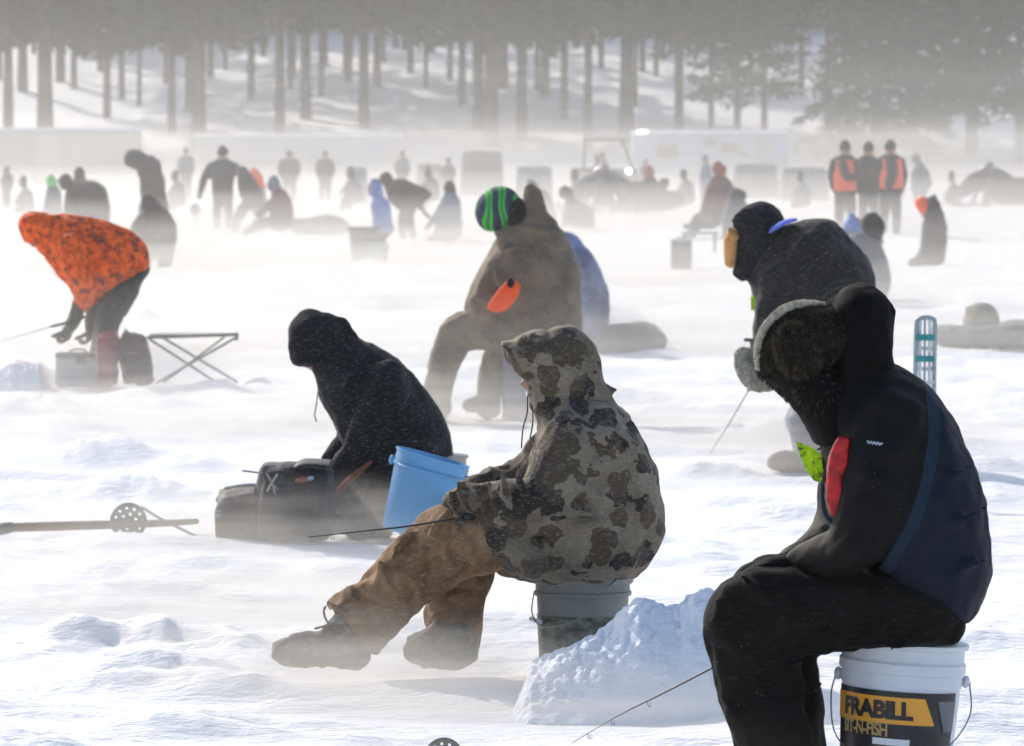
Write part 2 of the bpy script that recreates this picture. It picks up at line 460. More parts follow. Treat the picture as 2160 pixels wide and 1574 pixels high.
def folds(fig, L):
    """raised cloth folds: short curved ridges (x0, y0, x1, y1, r_px, dy, bow_px)"""
    out = []
    for x0, y0, x1, y1, r, dy, bow in L:
        mx, my = (x0+x1)/2, (y0+y1)/2; dx, dyy = x1-x0, y1-y0; n = math.hypot(dx, dyy)
        g0 = fig.T([(x0, y0, r*.4, dy+.03), (mx-dyy/n*bow, my+dx/n*bow, r, dy), (x1, y1, r*.4, dy+.03)], n=8); g0.fold = True; out.append(g0)
    return out
def boot_geo(fig, heel, toe, top, dy, h=.0, fat=1.0):
    """boot from heel/toe points on the sole line and an ankle top, all in photo px"""
    hx, hy = heel; tx, ty = toe; ux, uy = top
    k = fig.s
    a = fig.p(hx, hy, dy); b = fig.p(tx, ty, dy); c = fig.p(ux, uy, dy)
    up = V(0, 0, 1); d = b-a; L = np.linalg.norm(d); f = d/L; r = .052*fat
    g = tube([a+f*.05+up*.055, a+f*L*.45+up*.06, a+f*L*.78+up*.045, b-f*.035+up*.037], [.05*fat, .054*fat, .048*fat, .036*fat], flat=1)
    g = join(g, tube([a+f*.055+up*.05, (a+f*.06+up*.1), c], [.052*fat, .056*fat, .06*fat]))
    g = join(g, tube([a+f*.07+up*.07, a+f*L*.42+up*.085, (a+c)/2+f*.05+up*.03], [.05*fat, .045*fat, .05*fat]))
    s = tube([a+f*.03+up*.018, a+f*L*.35+up*.014, a+f*L*.7+up*.014, b-f*.03+up*.018], [.04*fat, .037*fat, .046*fat, .034*fat], flat=.42 if abs(f[0]) < .0 else 1)
    return g, s
# ================================================================== PERSON A : navy shell jacket, fur hat, nearest
def text_mesh(s, size, cond=1.0, bold=.0):
    cu = bpy.data.curves.new('t', 'FONT'); cu.body = s; cu.size = size; cu.offset = bold; cu.resolution_u = 4; cu.space_character = .92
    o = bpy.data.objects.new('t', cu); COL.objects.link(o); dg = bpy.context.evaluated_depsgraph_get(); dg.update()
    me = bpy.data.meshes.new_from_object(o.evaluated_get(dg)); bpy.data.objects.remove(o)
    a = co(me); a[:, 0] *= cond; setco(me, a); return me
def fur(name, anchors, parent, mat, L=.02, seedv=1, width=.0022):
    """short guard hairs standing on (point, normal) anchors"""
    R = np.random.default_rng(seedv); g = Geo()
    for p, n in anchors:
        d = unit(n+R.normal(0, .45, 3)+V(.1, 0, -.25)); s = unit(np.cross(d, R.normal(0, 1, 3)))*width; l = L*R.uniform(.5, 1.2)
        t = p+d*l; m = p+d*l*.5+V(0, 0, -.15)*l
        s2 = unit(np.cross(d, s))*width
        g.add([p-s, p+s, p+s2*1.6, t], [(0, 1, 3), (1, 2, 3), (2, 0, 3)])
    return solid(name, g, mat, parent)
def furry(name, me, base_m, hair_m, parent, n, L, sd, width=.0014, lean=(.1, 0, -.35)):
    """one mesh: a body of hide plus guard hairs growing from it"""
    R = np.random.default_rng(sd); g = Geo(); g.add(co(me), [tuple(pl.vertices) for pl in me.polygons], 0)
    for p, nn in surf_samples(me, n, sd):
        d = unit(nn+R.normal(0, .35, 3)+V(*lean)); s = unit(np.cross(d, R.normal(0, 1, 3)))*width; l = L*R.uniform(.45, 1.2); m = p+d*l*.5; t = p+unit(d+V(0, 0, -.4))*l
        g.add([p-s, p+s, m+s*.8, m-s*.8, t], [(0, 1, 2, 3), (3, 2, 4)], 1)
    return put(name, mesh_of(name, g), [base_m, hair_m], parent, smooth=True, mi=g.m)
def surf_samples(me, n, seedv):
    R = np.random.default_rng(seedv); P = co(me); N = normals(me)
    tri = []; 
    for pl in me.polygons: tri.append(tuple(pl.vertices)[:4] if len(pl.vertices) > 3 else tuple(pl.vertices)+(pl.vertices[0],))
    tri = np.array(tri); k = R.integers(0, len(tri), n); w = R.dirichlet((1, 1, 1, 1), n)[:, :, None]
    return [(a, b) for a, b in zip((P[tri[k]]*w).sum(1), (N[tri[k]]*w).sum(1))]

a = Fig(13.8)
SEAM = [(1958, 780), (1958, 900), (1940, 1000), (1910, 1090), (1868, 1165), (1835, 1230), (1800, 1340)]
sp = np.array([a.p(*q) for q in SEAM])
def seam_post(me):
    P = co(me); zz = sp[::-1, 2]; xx = sp[::-1, 0]
    d = P[:, 0]-np.interp(P[:, 2], zz, xx)
    at_ = me.attributes.new('seam', 'FLOAT', 'POINT'); at_.data.foreach_set('value', (d*.9).astype(np.float32))
NAVY = seam_mat('black_and_navy_shell', (.0028, .0028, .0028), (.0052, .009, .019), (.010, .022, .042))
torsoA = a.S([(1712, 872, 1895, 770, .13), (1728, 925, 1958, 812, .20), (1736, 985, 2014, 890, .245), (1742, 1055, 2058, 985, .255), (1752, 1115, 2085, 1085, .25),
              (1790, 1175, 2095, 1165, .24), (1840, 1215, 2088, 1235, .23), (1905, 1252, 2062, 1288, .20), (1990, 1290, 2040, 1312, .14)], cap=.25)
armA = a.T([(1880, 900, 92, -.14), (1850, 1000, 80, -.2), (1830, 1100, 70, -.22), (1790, 1160, 58, -.2), (1730, 1180, 48, -.14), (1690, 1192, 42, -.1)])
armA2 = a.T([(1850, 900, 85, .16), (1800, 1010, 72, .22), (1770, 1110, 60, .2), (1720, 1170, 50, .1), (1680, 1188, 42, .04)])
hoodA = [a.S([(1772, 618, 1832, 600, .06), (1751, 648, 1872, 626, .10), (1748, 690, 1888, 668, .115), (1752, 730, 1886, 712, .12), (1745, 790, 1884, 765, .12), (1725, 860, 1905, 800, .13)], cap=.3),
         a.T([(1868, 640, 14, -.02), (1886, 660, 8, -.02)]),
         a.T([(1760, 640, 18), (1745, 700, 20), (1735, 760, 20)])]
legA = [a.S([(2020, 1290, 1990, 1360, .17), (1900, 1225, 1900, 1368, .17), (1780, 1205, 1800, 1372, .16), (1680, 1196, 1740, 1372, .15)], cap=.6),
        a.T([(1960, 1280, 84, -.12), (1800, 1284, 90, -.13), (1680, 1288, 92, -.13), (1588, 1296, 98, -.13), (1592, 1380, 96, -.13), (1612, 1480, 92, -.13), (1632, 1580, 90, -.13), (1650, 1670, 88, -.13)]),
        a.T([(1940, 1290, 78, .12), (1800, 1292, 84, .13), (1700, 1292, 90, .14), (1630, 1300, 92, .14), (1640, 1400, 88, .14), (1655, 1500, 84, .14), (1662, 1580, 80, .14), (1668, 1670, 78, .14)])]
scarfA = [a.S([(1636, 806, 1760, 770, .10), (1664, 852, 1800, 820, .12), (1700, 900, 1830, 870, .14), (1718, 935, 1860, 900, .16)], cap=.3)]
hb, hs = [], []
for dy, sh in ((-.13, 0), (.14, 20)):
    g_, s_ = boot_geo(a, (1735+sh, 1728), (1500+sh, 1728), (1662+sh, 1640), dy, fat=1.15); hb.append(g_); hs.append(s_)
headA = head_geo(a.p(1712, 775), V(-.80, -.12, -.58), V(-.5, 0, .85), .9)
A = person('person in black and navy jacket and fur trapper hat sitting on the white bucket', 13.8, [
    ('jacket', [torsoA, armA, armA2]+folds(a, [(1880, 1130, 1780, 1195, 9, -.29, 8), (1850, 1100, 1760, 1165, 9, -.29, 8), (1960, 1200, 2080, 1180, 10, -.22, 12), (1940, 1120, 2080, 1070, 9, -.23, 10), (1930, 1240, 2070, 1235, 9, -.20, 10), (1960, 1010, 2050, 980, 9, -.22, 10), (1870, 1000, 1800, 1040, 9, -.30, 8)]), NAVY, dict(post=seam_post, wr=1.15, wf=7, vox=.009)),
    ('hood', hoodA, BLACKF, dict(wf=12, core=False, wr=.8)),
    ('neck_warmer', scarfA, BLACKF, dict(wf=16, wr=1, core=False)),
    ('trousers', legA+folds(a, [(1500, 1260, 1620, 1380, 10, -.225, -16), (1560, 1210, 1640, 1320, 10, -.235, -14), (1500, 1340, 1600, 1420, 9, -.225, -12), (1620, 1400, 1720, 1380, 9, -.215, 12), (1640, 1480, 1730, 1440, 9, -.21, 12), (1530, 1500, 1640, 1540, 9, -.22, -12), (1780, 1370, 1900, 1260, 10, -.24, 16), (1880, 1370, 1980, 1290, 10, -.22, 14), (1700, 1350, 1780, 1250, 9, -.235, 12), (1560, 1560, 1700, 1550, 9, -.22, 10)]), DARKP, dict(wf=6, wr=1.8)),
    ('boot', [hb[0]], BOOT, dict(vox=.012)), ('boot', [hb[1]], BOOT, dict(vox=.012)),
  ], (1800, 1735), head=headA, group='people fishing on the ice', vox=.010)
# gloved hands resting on the knee, holding the rod
for dy, w_, f_, sd in ((-.10, (1690, 1196), V(-1, 0, .02), 1), (.04, (1675, 1192), V(-1, 0, 0), -1)):
    me = remesh(hand_geo(a.p(w_[0], w_[1], dy), f_, V(-.2, 0, -1), 1.0, .55, 1.3, sd), .0045, 2)
    put('glove', me, BLACKF, A)
# trapper hat : dark crown with fur brim (rim light put into its pale colour) and two ear flaps
crown = remesh(join(a.S([(1602, 790, 1660, 815, .07), (1600, 730, 1700, 812, .10), (1616, 682, 1735, 790, .115), (1652, 652, 1775, 770, .12), (1700, 641, 1800, 750, .115), (1755, 645, 1815, 700, .08)], cap=.25), a.S([(1615, 800, 1700, 790, .09), (1640, 822, 1740, 815, .10), (1665, 850, 1760, 840, .10)], cap=.2)), .007, 3)
wrinkle(crown, .0025, 9, seed=4)
FURD = fur_mat('dark_brown_fur', (.005, .0045, .004), (.022, .017, .012)); FURL = fur_mat('grey_fur', (.13, .12, .10), (.50, .47, .41)); FURM = fur_mat('brown_grey_fur', (.018, .015, .012), (.085, .07, .055)); FURG = fur_mat('dull_grey_fur', (.032, .024, .016), (.12, .095, .065)); FURW = fur_mat('rim_lit_tan_fur', (.55, .47, .36), (.92, .86, .74)); FURP = fur_mat('pale_grey_fur', (.48, .44, .37), (.85, .81, .72))
hat = None
hat = furry('hat', crown, FURD, FURM, A, 7000, .010, 3)
rim = remesh(a.T([(1598, 778, 3, -.03), (1596, 740, 5, -.04), (1604, 708, 6, -.05), (1624, 677, 7, -.05), (1658, 650, 7, -.05), (1698, 640, 6, -.04), (1738, 643, 4, -.02)]), .0035, 1)
hr = furry('hat_brim', rim, FURW, FURW, hat, 4200, .006, 5, .0012, (.5, 0, .1))
def flap(nodes, mat, nf, sd, L=.017):
    me = remesh(join(*nodes), .006, 3); wrinkle(me, .003, 14, seed=sd, ridge=False); return furry('ear_flap', me, FURP if mat is FURM else mat, FURP if mat is FURM else FURG, A, nf, L*.7, sd, .0013)
flap([a.S([(1652, 688, 1690, 682, .026), (1637, 708, 1716, 698, .034), (1635, 740, 1728, 730, .038), (1646, 772, 1732, 764, .036), (1668, 796, 1728, 790, .026)], dy=-.10, cap=.3)], FURD, 5200, 21)
flap([a.T([(1570, 750, 20), (1578, 772, 27), (1600, 794, 31), (1622, 800, 24)], dy=.05)], FURM, 11000, 22, .010)
bd = remesh(join(a.S([(1650, 800, 1760, 775, .06), (1672, 838, 1775, 815, .08), (1705, 880, 1790, 850, .07)], dy=-.06, cap=.3)), .008, 3)
furry('beard', bd, BLACKF, FURG, A, 260, .018, 9)
# chest parts
rp = remesh(join(a.S([(1766, 921, 1792, 921, .03), (1750, 955, 1794, 955, .034), (1743, 1005, 1791, 1005, .036), (1744, 1052, 1784, 1055, .034), (1753, 1092, 1772, 1095, .02)], dy=-.20, cap=.02, e=.4)), .006, 3)
wrinkle(rp, .003, 30, seed=2)
ob = put('chest_pouch', rp, plain('glossy_red_nylon', (.40, .004, .007), .45, vary=.45, ns=40, bump=.4), A); ob['label'] = 'bright red pouch at the chest'
put('pouch_edge', remesh(a.T([(1742, 990, 4), (1734, 1030, 5), (1738, 1075, 6), (1752, 1100, 6), (1770, 1104, 5)], dy=-.2), .005, 1), fabric('slate_trim', (.02, .035, .05)), A)
lg = Geo()
import itertools
cu = [(1832, 930), (1838, 928), (1845, 932), (1852, 930), (1859, 934)]
lo_ = text_mesh('hulsca', .012, 1.1, .0005)
p0 = a.p(1828, 937, 0); lo_.transform(Matrix.Translation(Vector(p0))@Matrix.Rotation(math.radians(-8), 4, 'Y')@Matrix.Rotation(PI/2, 4, 'X'))
bpy.data.meshes.remove(lo_)
# jacket embroidery: small pale stitched mark
g = Geo()
for i in range(9):
    x0 = 1829+i*3.6; y0 = 932+i*.55+(1.6 if i % 2 else -1.2)
    g.join(tube([a.p(x0, y0+2, -.300), a.p(x0+1.6, y0-1.5, -.300), a.p(x0+3.4, y0+1.2, -.300)], .0010, n=6, sub=2))
EMB = solid('stitched_mark', g, plain('pale_thread', (.55, .62, .75), .6), A)
# fluorescent licence tag hanging on the chest
tg = Geo(); poly = [(1679, 931), (1712, 943), (1738, 964), (1740, 992), (1743, 1021), (1716, 1014), (1700, 990), (1688, 962)]
th = [a.p(*q, -.02) for q in poly]; th2 = [a.p(*q, -.005) for q in poly]; n_ = len(poly)
tg.add(th+th2, [tuple(range(n_)), tuple(range(2*n_-1, n_-1, -1))]+[(i, (i+1) % n_, n_+(i+1) % n_, n_+i) for i in range(n_)])
TAGM = NT('fluorescent_plastic'); nn = TAGM.noise(TAGM.coord(), 45, 4, .6, 1)
cc_ = TAGM.ramp(nn, [(.36, (.05, .10, .01)), (.46, (.42, .62, .01)), (.62, (.62, .85, .015))]); TAGM.l(cc_, TAGM.b.inputs['Base Color']); TAGM.b.inputs['Roughness'].default_value = .35
tr_ = TAGM.n('ShaderNodeBsdfTranslucent'); TAGM.l(cc_, tr_.inputs[0]); mx_ = TAGM.n('ShaderNodeMixShader'); mx_.inputs[0].default_value = .5
TAGM.l(TAGM.b.outputs[0], mx_.inputs[1]); TAGM.l(tr_.outputs[0], mx_.inputs[2]); TAGM.l(mx_.outputs[0], TAGM.out.inputs[0]); TAGM = TAGM.m
o = solid('licence_tag', tg, TAGM, None, a.p(1740, 1020, -.01)); tag(o, 'fluorescent yellow licence tag hanging in front of the navy jacket', 'tag')
solid('pin', tube([a.p(1725, 948, -.02), a.p(1745, 940, -.03), a.p(1765, 938, -.06)], .003), CARB, o)

# ------------------------------------------------------------------ buckets
def wire(fig, pts, r=.0022): return tube([fig.p(*q) for q in pts], r, n=8, sub=6)
def cylpatch(c, r, t0, t1, z0, z1, n=24, outer=None, nz=1):
    """curved label patch; outer(u, v) can shear it. returns Geo"""
    g = Geo(); R = []
    for j in range(nz+1):
        for i in range(n+1):
            u = i/n; w = j/nz; t = t0+(t1-t0)*u; z = z0+(z1-z0)*w
            if outer: t, z = outer(u, w, t, z)
            R.append(c+V(math.sin(t)*r(z), -math.cos(t)*r(z), z))
    f = [(j*(n+1)+i, j*(n+1)+i+1, (j+1)*(n+1)+i+1, (j+1)*(n+1)+i) for j in range(nz) for i in range(n)]
    return g.add(R, f)
zb = 0.0
cA = a.p(1880, 1735, .02); cA[2] = 0
EA = empty('bucket', cA); tag(EA, 'white plastic bucket with black and orange label under the person in the navy jacket', 'bucket', 'buckets used as seats')
rB = lambda z: .128+.018*(z/.36)
prof = [(.10, .004), (.124, .0), (.1285, .006), (rB(.20), .20), (rB(.332), .332), (.1475, .333), (.1480, .338), (.1480, .364), (.1535, .366), (.1545, .371), (.1545, .390), (.1500, .394), (.1490, .400), (.1495, .424), (.1575, .427), (.1590, .431), (.1585, .438), (.150, .442), (.08, .443)]
solid('pail', lathe(prof, cA, 64), WPL, EA, smooth=False)
for p_ in EA.children[0].data.polygons: p_.use_smooth = True
EA.children[0].modifiers.new('es', 'EDGE_SPLIT').split_angle = math.radians(40)
blk = plain('label_black', (.018, .018, .022), .4); orm = plain('label_orange', (.80, .36, .04), .4, vary=.03); gry = plain('label_grey', (.13, .135, .15), .4); wht = plain('label_white', (.75, .77, .8), .4); tanl = plain('label_tan', (.50, .33, .13), .4)
zof = lambda py: a.p(1880, py, -.10)[2]
rr1 = lambda z: rB(z)+.0022
T0, T1 = math.radians(-88), math.radians(62)
lab = solid('label', cylpatch(cA, rr1, T0, T1, .03, zof(1458), 40, nz=6), blk, EA, smooth=True)
rr2 = lambda z: rB(z)+.0042
def slant(u, w, t, z): return (t+(1-w)*.22*u, z)
solid('label_band', cylpatch(cA, rr2, T0+.02, math.radians(20), zof(1527), zof(1470), 30, outer=slant, nz=3), orm, lab, smooth=True)
solid('label_corner', cylpatch(cA, rr2, math.radians(34), T1-.01, zof(1540), zof(1475), 16, outer=lambda u, w, t, z: (t+(1-w)*.20*(1-u), z), nz=3), gry, lab, smooth=True)
def curved_text(name, s, size, t0, pz, mat, cond, r, bold, parent, c=cA, tilt=0):
    me = text_mesh(s, size, cond, bold)
    import bmesh
    b = bmesh.new(); b.from_mesh(me); bmesh.ops.triangulate(b, faces=b.faces[:])
    for _ in range(2): bmesh.ops.subdivide_edges(b, edges=[e for e in b.edges if e.calc_length() > .006], cuts=1)
    b.to_mesh(me); b.free(); P = co(me); Q = P.copy()
    for i, (x, y, z) in enumerate(P):
        zz = pz+y+tilt*x; t = t0+x/r(zz); Q[i] = c+V(math.sin(t)*r(zz), -math.cos(t)*r(zz), zz)
    setco(me, Q); return put(name, me, mat, parent, smooth=False)
rr3 = lambda z: rB(z)+.0062
curved_text('lettering', 'FRABILL', .058, math.radians(-67), zof(1515), blk, 1.02, rr3, .0028, lab)
curved_text('lettering', 'SIT-N-FISH', .044, math.radians(-67), zof(1553), tanl, .72, rr3, .0010, lab)
solid('label_plate', cylpatch(cA, rr2, math.radians(-29), math.radians(8), zof(1572), zof(1558), 12), wht, lab)
for k in range(7):
    z0 = zof(1590+k*9); solid('small_print', cylpatch(cA, rr2, T0+.1, math.radians(30-9*(k % 3)), z0-.002, z0+.0015, 20), tanl, lab)
solid('handle', tube([cA+V(-.160, 0, .348), cA+V(-.170, -.03, .29), cA+V(-.152, -.08, .20), cA+V(-.07, -.145, .147), cA+V(.02, -.16, .155), cA+V(.11, -.13, .195), cA+V(.168, -.05, .27), cA+V(.166, 0, .348)], .002, n=8, sub=6), STEEL, EA)
for x_ in (-.155, .157): solid('handle_mount', ellipsoid(cA+V(x_, 0, .348), (.010, .014, .016)), WPL, EA, smooth=True)
EA.rotation_euler = (0, math.radians(4.0), 0)
# fishing rod of person A
rodA = [a.p(1650, 1330, .0), a.p(1600, 1356, .0), a.p(1506, 1407, .0), a.p(1400, 1462, 0), a.p(1300, 1512, 0), a.p(1205, 1568, 0)]
R1 = empty('fishing_rod', rodA[2]); tag(R1, 'thin black fishing rod sloping down from the nearest person\'s dark knee', 'fishing rod', 'short ice fishing rods')
solid('blank', tube(rodA, [.0035, .003, .0026, .002, .0014, .001], n=8), CARB, R1)
solid('grip', tube([a.p(1700, 1302, 0), rodA[0]], .011), CARB, R1)
for q in ((1366, 1480), (1290, 1519), (1240, 1548)):
    c = a.p(q[0], q[1], 0); solid('line_guide', tube([c+V(0, 0, 0), c+V(.001, 0, -.009), c+V(.006, 0, -.012), c+V(.007, 0, -.003)], .0011, n=6), STEEL, R1)

# ================================================================== PERSON B : camouflage
b = Fig(17.4)
torsoB = b.S([(1120, 855, 1292, 826, .11), (1135, 890, 1312, 858, .18), (1128, 930, 1338, 896, .23), (1115, 985, 1368, 950, .25), (1100, 1040, 1390, 1010, .25), (1070, 1100, 1401, 1080, .25),
              (1048, 1150, 1398, 1135, .24), (1060, 1195, 1374, 1180, .22), (1090, 1216, 1345, 1212, .19)], cap=.12)
armB = b.T([(1205, 925, 62, -.16), (1190, 985, 68, -.2), (1165, 1050, 68, -.22), (1110, 1068, 58, -.22), (1050, 1062, 50, -.2), (990, 1062, 40, -.15), (965, 1060, 32, -.12)])
armB2 = b.T([(1180, 920, 55, .16), (1120, 1000, 55, .2), (1060, 1020, 46, .16), (1000, 1040, 38, .1), (970, 1050, 30, .06)])
frontB = b.S([(985, 1085, 1110, 1050, .14), (1020, 1150, 1130, 1110, .16), (1062, 1195, 1160, 1150, .16), (1100, 1218, 1190, 1180, .14)], dy=-.12, cap=.3)
hoodB = [b.S([(1155, 700, 1215, 692, .06), (1118, 730, 1252, 724, .105), (1098, 765, 1268, 758, .125), (1110, 800, 1272, 795, .125), (1116, 838, 1290, 820, .12), (1122, 870, 1296, 838, .12)], cap=.25), b.T([(1148, 724, 27), (1200, 722, 33)]),
         b.S([(1054, 716, 1070, 762, .085), (1084, 712, 1102, 796, .11), (1120, 698, 1130, 812, .12), (1150, 696, 1150, 820, .12)], cap=.12),
         b.T([(1276, 815, 12, 0), (1292, 822, 7, 0), (1303, 823, 3, 0)])]
legB1 = b.S([(1100, 1075, 1120, 1195, .11), (1040, 1065, 1075, 1195, .12), (965, 1060, 1035, 1205, .12), (905, 1078, 972, 1225, .115), (858, 1118, 930, 1258, .11), (800, 1175, 880, 1290, .105), (752, 1232, 845, 1325, .105), (712, 1262, 815, 1352, .10), (708, 1290, 798, 1378, .09)], dy=-.1, cap=.15)
cuffB = b.S([(740, 1236, 760, 1262, .10), (705, 1258, 735, 1280, .105), (678, 1274, 712, 1290, .10)], dy=-.1, cap=.1)
legB2 = b.S([(1150, 1090, 1150, 1215, .13), (1040, 1080, 1060, 1215, .125), (950, 1110, 1036, 1165, .12), (925, 1180, 1040, 1200, .11), (905, 1240, 1036, 1238, .10), (894, 1290, 1024, 1285, .10), (905, 1330, 1014, 1330, .095), (925, 1358, 1008, 1370, .09)], dy=.1, cap=.1)
g1, s1 = boot_geo(b, (784, 1420), (568, 1400), (735, 1318), -.1, fat=1.1); g2, s2 = boot_geo(b, (1003, 1416), (852, 1398), (945, 1340), .06, fat=1.25)
foldsB = folds(b, [(952, 1040, 975, 1105, 7, -.235, 6), (975, 1025, 1005, 1100, 8, -.26, 8), (1002, 1014, 1035, 1108, 8, -.28, 10), (1030, 1005, 1060, 1095, 8, -.29, 10), (1060, 995, 1100, 1100, 8, -.30, 12), (1090, 985, 1140, 1075, 8, -.31, 12),
   (1120, 1110, 1260, 1085, 10, -.30, -14), (1150, 1140, 1300, 1105, 9, -.27, -14), (1210, 1000, 1290, 1060, 9, -.27, 14), (1060, 1140, 1180, 1120, 8, -.27, -10), (1240, 900, 1330, 960, 8, -.24, 10), (1200, 1200, 1330, 1190, 9, -.25, 8), (1330, 1010, 1390, 1090, 9, -.14, 10)])
foldsP = folds(b, [(948, 1078, 900, 1165, 8, -.215, 8), (985, 1082, 930, 1190, 9, -.23, 10), (1000, 1110, 1000, 1200, 9, -.225, 10), (870, 1115, 820, 1200, 8, -.20, 8), (800, 1185, 850, 1270, 8, -.21, 8), (760, 1235, 830, 1300, 8, -.20, 8), (735, 1262, 800, 1330, 8, -.20, 8), (905, 1260, 1010, 1240, 8, .0, 8), (900, 1300, 1010, 1300, 8, 0, 8), (700, 1275, 735, 1300, 6, -.19, 4)])
headB = head_geo(b.p(1170, 775), V(-.97, .05, -.22))
B = person('person in brown blotch camouflage hooded jacket and rust brown trousers on the green bucket', 17.4, [
    ('jacket', [torsoB, armB, armB2, frontB]+foldsB, CAMO, dict(wf=7, wr=2.3, vox=.009, st=(1, 1, 1))),
    ('hood', hoodB, CAMO, dict(wf=10, wr=1.4, vox=.008, core=False)),
    ('trousers', [legB1, cuffB, legB2]+foldsP, CANVAS, dict(wf=6, wr=2.6, vox=.008, sm=3, st=(1.4, 1, .8))),
    ('boot', [g1], BOOT, dict(vox=.01, wf=20)), ('boot', [g2], BOOT, dict(vox=.01, wf=20)),
  ], (1180, 1438), head=headB, group='people fishing on the ice')
for pts in ([(1113, 828, 0), (1112, 870, -.01), (1103, 905, 0), (1100, 945, 0)], [(1123, 855, -.02), (1124, 890, -.02), (1118, 925, -.03)]):
    solid('drawcord', tube([b.p(*q) for q in pts], .0022, n=8), CARB, B)
solid('cord_toggle', ellipsoid(b.p(1113, 832, 0), (.006, .006, .009)), plain('pale_metal', (.7, .7, .7), .3, .5), B, smooth=True)
for pts in ([(716, 1298), (700, 1315), (688, 1308), (683, 1290), (686, 1280)], [(720, 1312), (700, 1318), (680, 1322), (665, 1326)], [(730, 1322), (715, 1330), (700, 1338)], [(735, 1334), (718, 1342), (705, 1350)]):
    solid('boot_lace', tube([b.p(q[0], q[1], -.14) for q in pts], .0035, n=8), BOOT, B)
rodB = [b.p(980, 1090, -.22), b.p(862, 1110, -.26), b.p(780, 1119, -.28), b.p(700, 1128, -.3), b.p(650, 1133, -.31)]
R2 = empty('fishing_rod', rodB[1]); tag(R2, 'thin black fishing rod reaching left from the rust brown knee past the blue pail', 'fishing rod', 'short ice fishing rods')
solid('blank', tube(rodB, [.003, .0028, .0022, .0016, .0012], n=8), CARB, R2); solid('grip', tube([b.p(1040, 1080, -.2), rodB[0]], .011), CARB, R2)
for q in ((784, 1123), (700, 1131), (655, 1137)):
    c = b.p(q[0], q[1], -.28); solid('line_guide', tube([c+V(.004, 0, .004), c+V(-.002, 0, -.006), c+V(.006, 0, -.008), c+V(.008, 0, 0)], .0010, n=6), STEEL, R2)
me = remesh(hand_geo(b.p(1010, 1085, -.12), V(-1, -.05, .0), V(0, 0, -1), .85, 1.0, 1.2, 1), .006, 1); put('glove', me, CHARF, B)
# bucket B
cB = b.p(1229, 1438, 0); cB[2] = 0
EB = empty('bucket', cB); tag(EB, 'frosted green bucket with camouflage band under the person in blotch camouflage', 'bucket', 'buckets used as seats')
prof = [(.10, .003), (.124, 0), (.128, .006), (.141, .262), (.150, .264), (.150, .275), (.145, .278), (.145, .298), (.152, .300), (.156, .306), (.156, .318), (.148, .322), (.08, .324)]
GB = plain('frosted_green_plastic', (.27, .27, .25), .5, vary=.2, ns=5, trans=.2)
o = solid('pail', lathe(prof, cB, 56), GB, EB, smooth=True); o.modifiers.new('es', 'EDGE_SPLIT').split_angle = math.radians(40)
t = NT('dark_green_camouflage_print'); v = t.coord((1, 1, 1.6))
t.l(t.ramp(t.noise(v, 28, 4, .7), [(.38, (.02, .025, .015)), (.5, (.09, .10, .07)), (.62, (.19, .20, .16))]), t.b.inputs['Base Color']); t.b.inputs['Roughness'].default_value = .5
rb = lambda z: .1285+.013*z/.262+.002
wr_ = solid('printed_band', cylpatch(cB, rb, -PI, PI, .012, .205, 56, nz=4), t.m, EB, smooth=True)
solid('bar_code_plate', cylpatch(cB, lambda z: rb(z)+.002, math.radians(-10), math.radians(5), .075, .135, 6), plain('faded_print', (.22, .25, .24), .5), wr_)
solid('handle', tube([cB+V(-.150, 0, .27), cB+V(-.155, -.06, .21), cB+V(-.12, -.11, .175), cB+V(-.02, -.158, .20), cB+V(.06, -.155, .28), cB+V(.12, -.10, .335)], .002, n=8, sub=6), STEEL, EB)
solid('grip', tube([cB+V(-.158, -.03, .192), cB+V(-.13, -.09, .187)], .007), WPL, EB)

# ================================================================== PERSON C : charcoal jacket bent over bags
c_ = Fig(23.85)
torsoC = c_.S([(655, 778, 738, 700, .10), (668, 815, 790, 728, .17), (682, 855, 845, 762, .22), (705, 905, 900, 826, .25), (722, 945, 940, 895, .26), (722, 985, 955, 955, .26), (735, 1030, 955, 1020, .25), (760, 1075, 950, 1075, .22)], cap=.2)
armC = c_.T([(825, 800, 48, -.16), (800, 870, 46, -.22), (765, 940, 42, -.22), (725, 985, 34, -.2), (690, 1010, 28, -.18)])
armC2 = c_.T([(800, 810, 45, .2), (760, 900, 40, .24), (715, 960, 32, .22), (690, 990, 26, .2)])
hoodC = [c_.S([(632, 660, 672, 652, .05), (612, 685, 708, 664, .10), (606, 715, 726, 690, .115), (608, 745, 735, 722, .115), (615, 766, 730, 752, .10)], cap=.25),
         c_.T([(716, 690, 24, 0), (736, 706, 15, 0), (752, 714, 8, 0)], cap=1), c_.T([(700, 664, 5, -.02), (706, 690, 5, -.10), (700, 720, 5, -.11), (690, 750, 5, -.10)])]
legC = [c_.T([(900, 1000, 45, -.12), (820, 990, 45, -.14), (765, 1000, 44, -.14), (735, 1030, 40, -.14), (745, 1080, 34, -.14), (755, 1115, 32, -.14)]),
        c_.T([(900, 1000, 45, .12), (820, 1000, 45, .16), (780, 1010, 44, .16), (770, 1050, 40, .16), (790, 1090, 34, .16), (800, 1118, 32, .16)])]
headC = head_geo(c_.p(665, 722), V(-.70, -.1, -.72), V(-.6, 0, .8), 1.02)
gb_, _ = boot_geo(c_, (775, 1130), (665, 1130), (758, 1095), -.14); gb2, _ = boot_geo(c_, (820, 1130), (700, 1130), (800, 1095), .16)
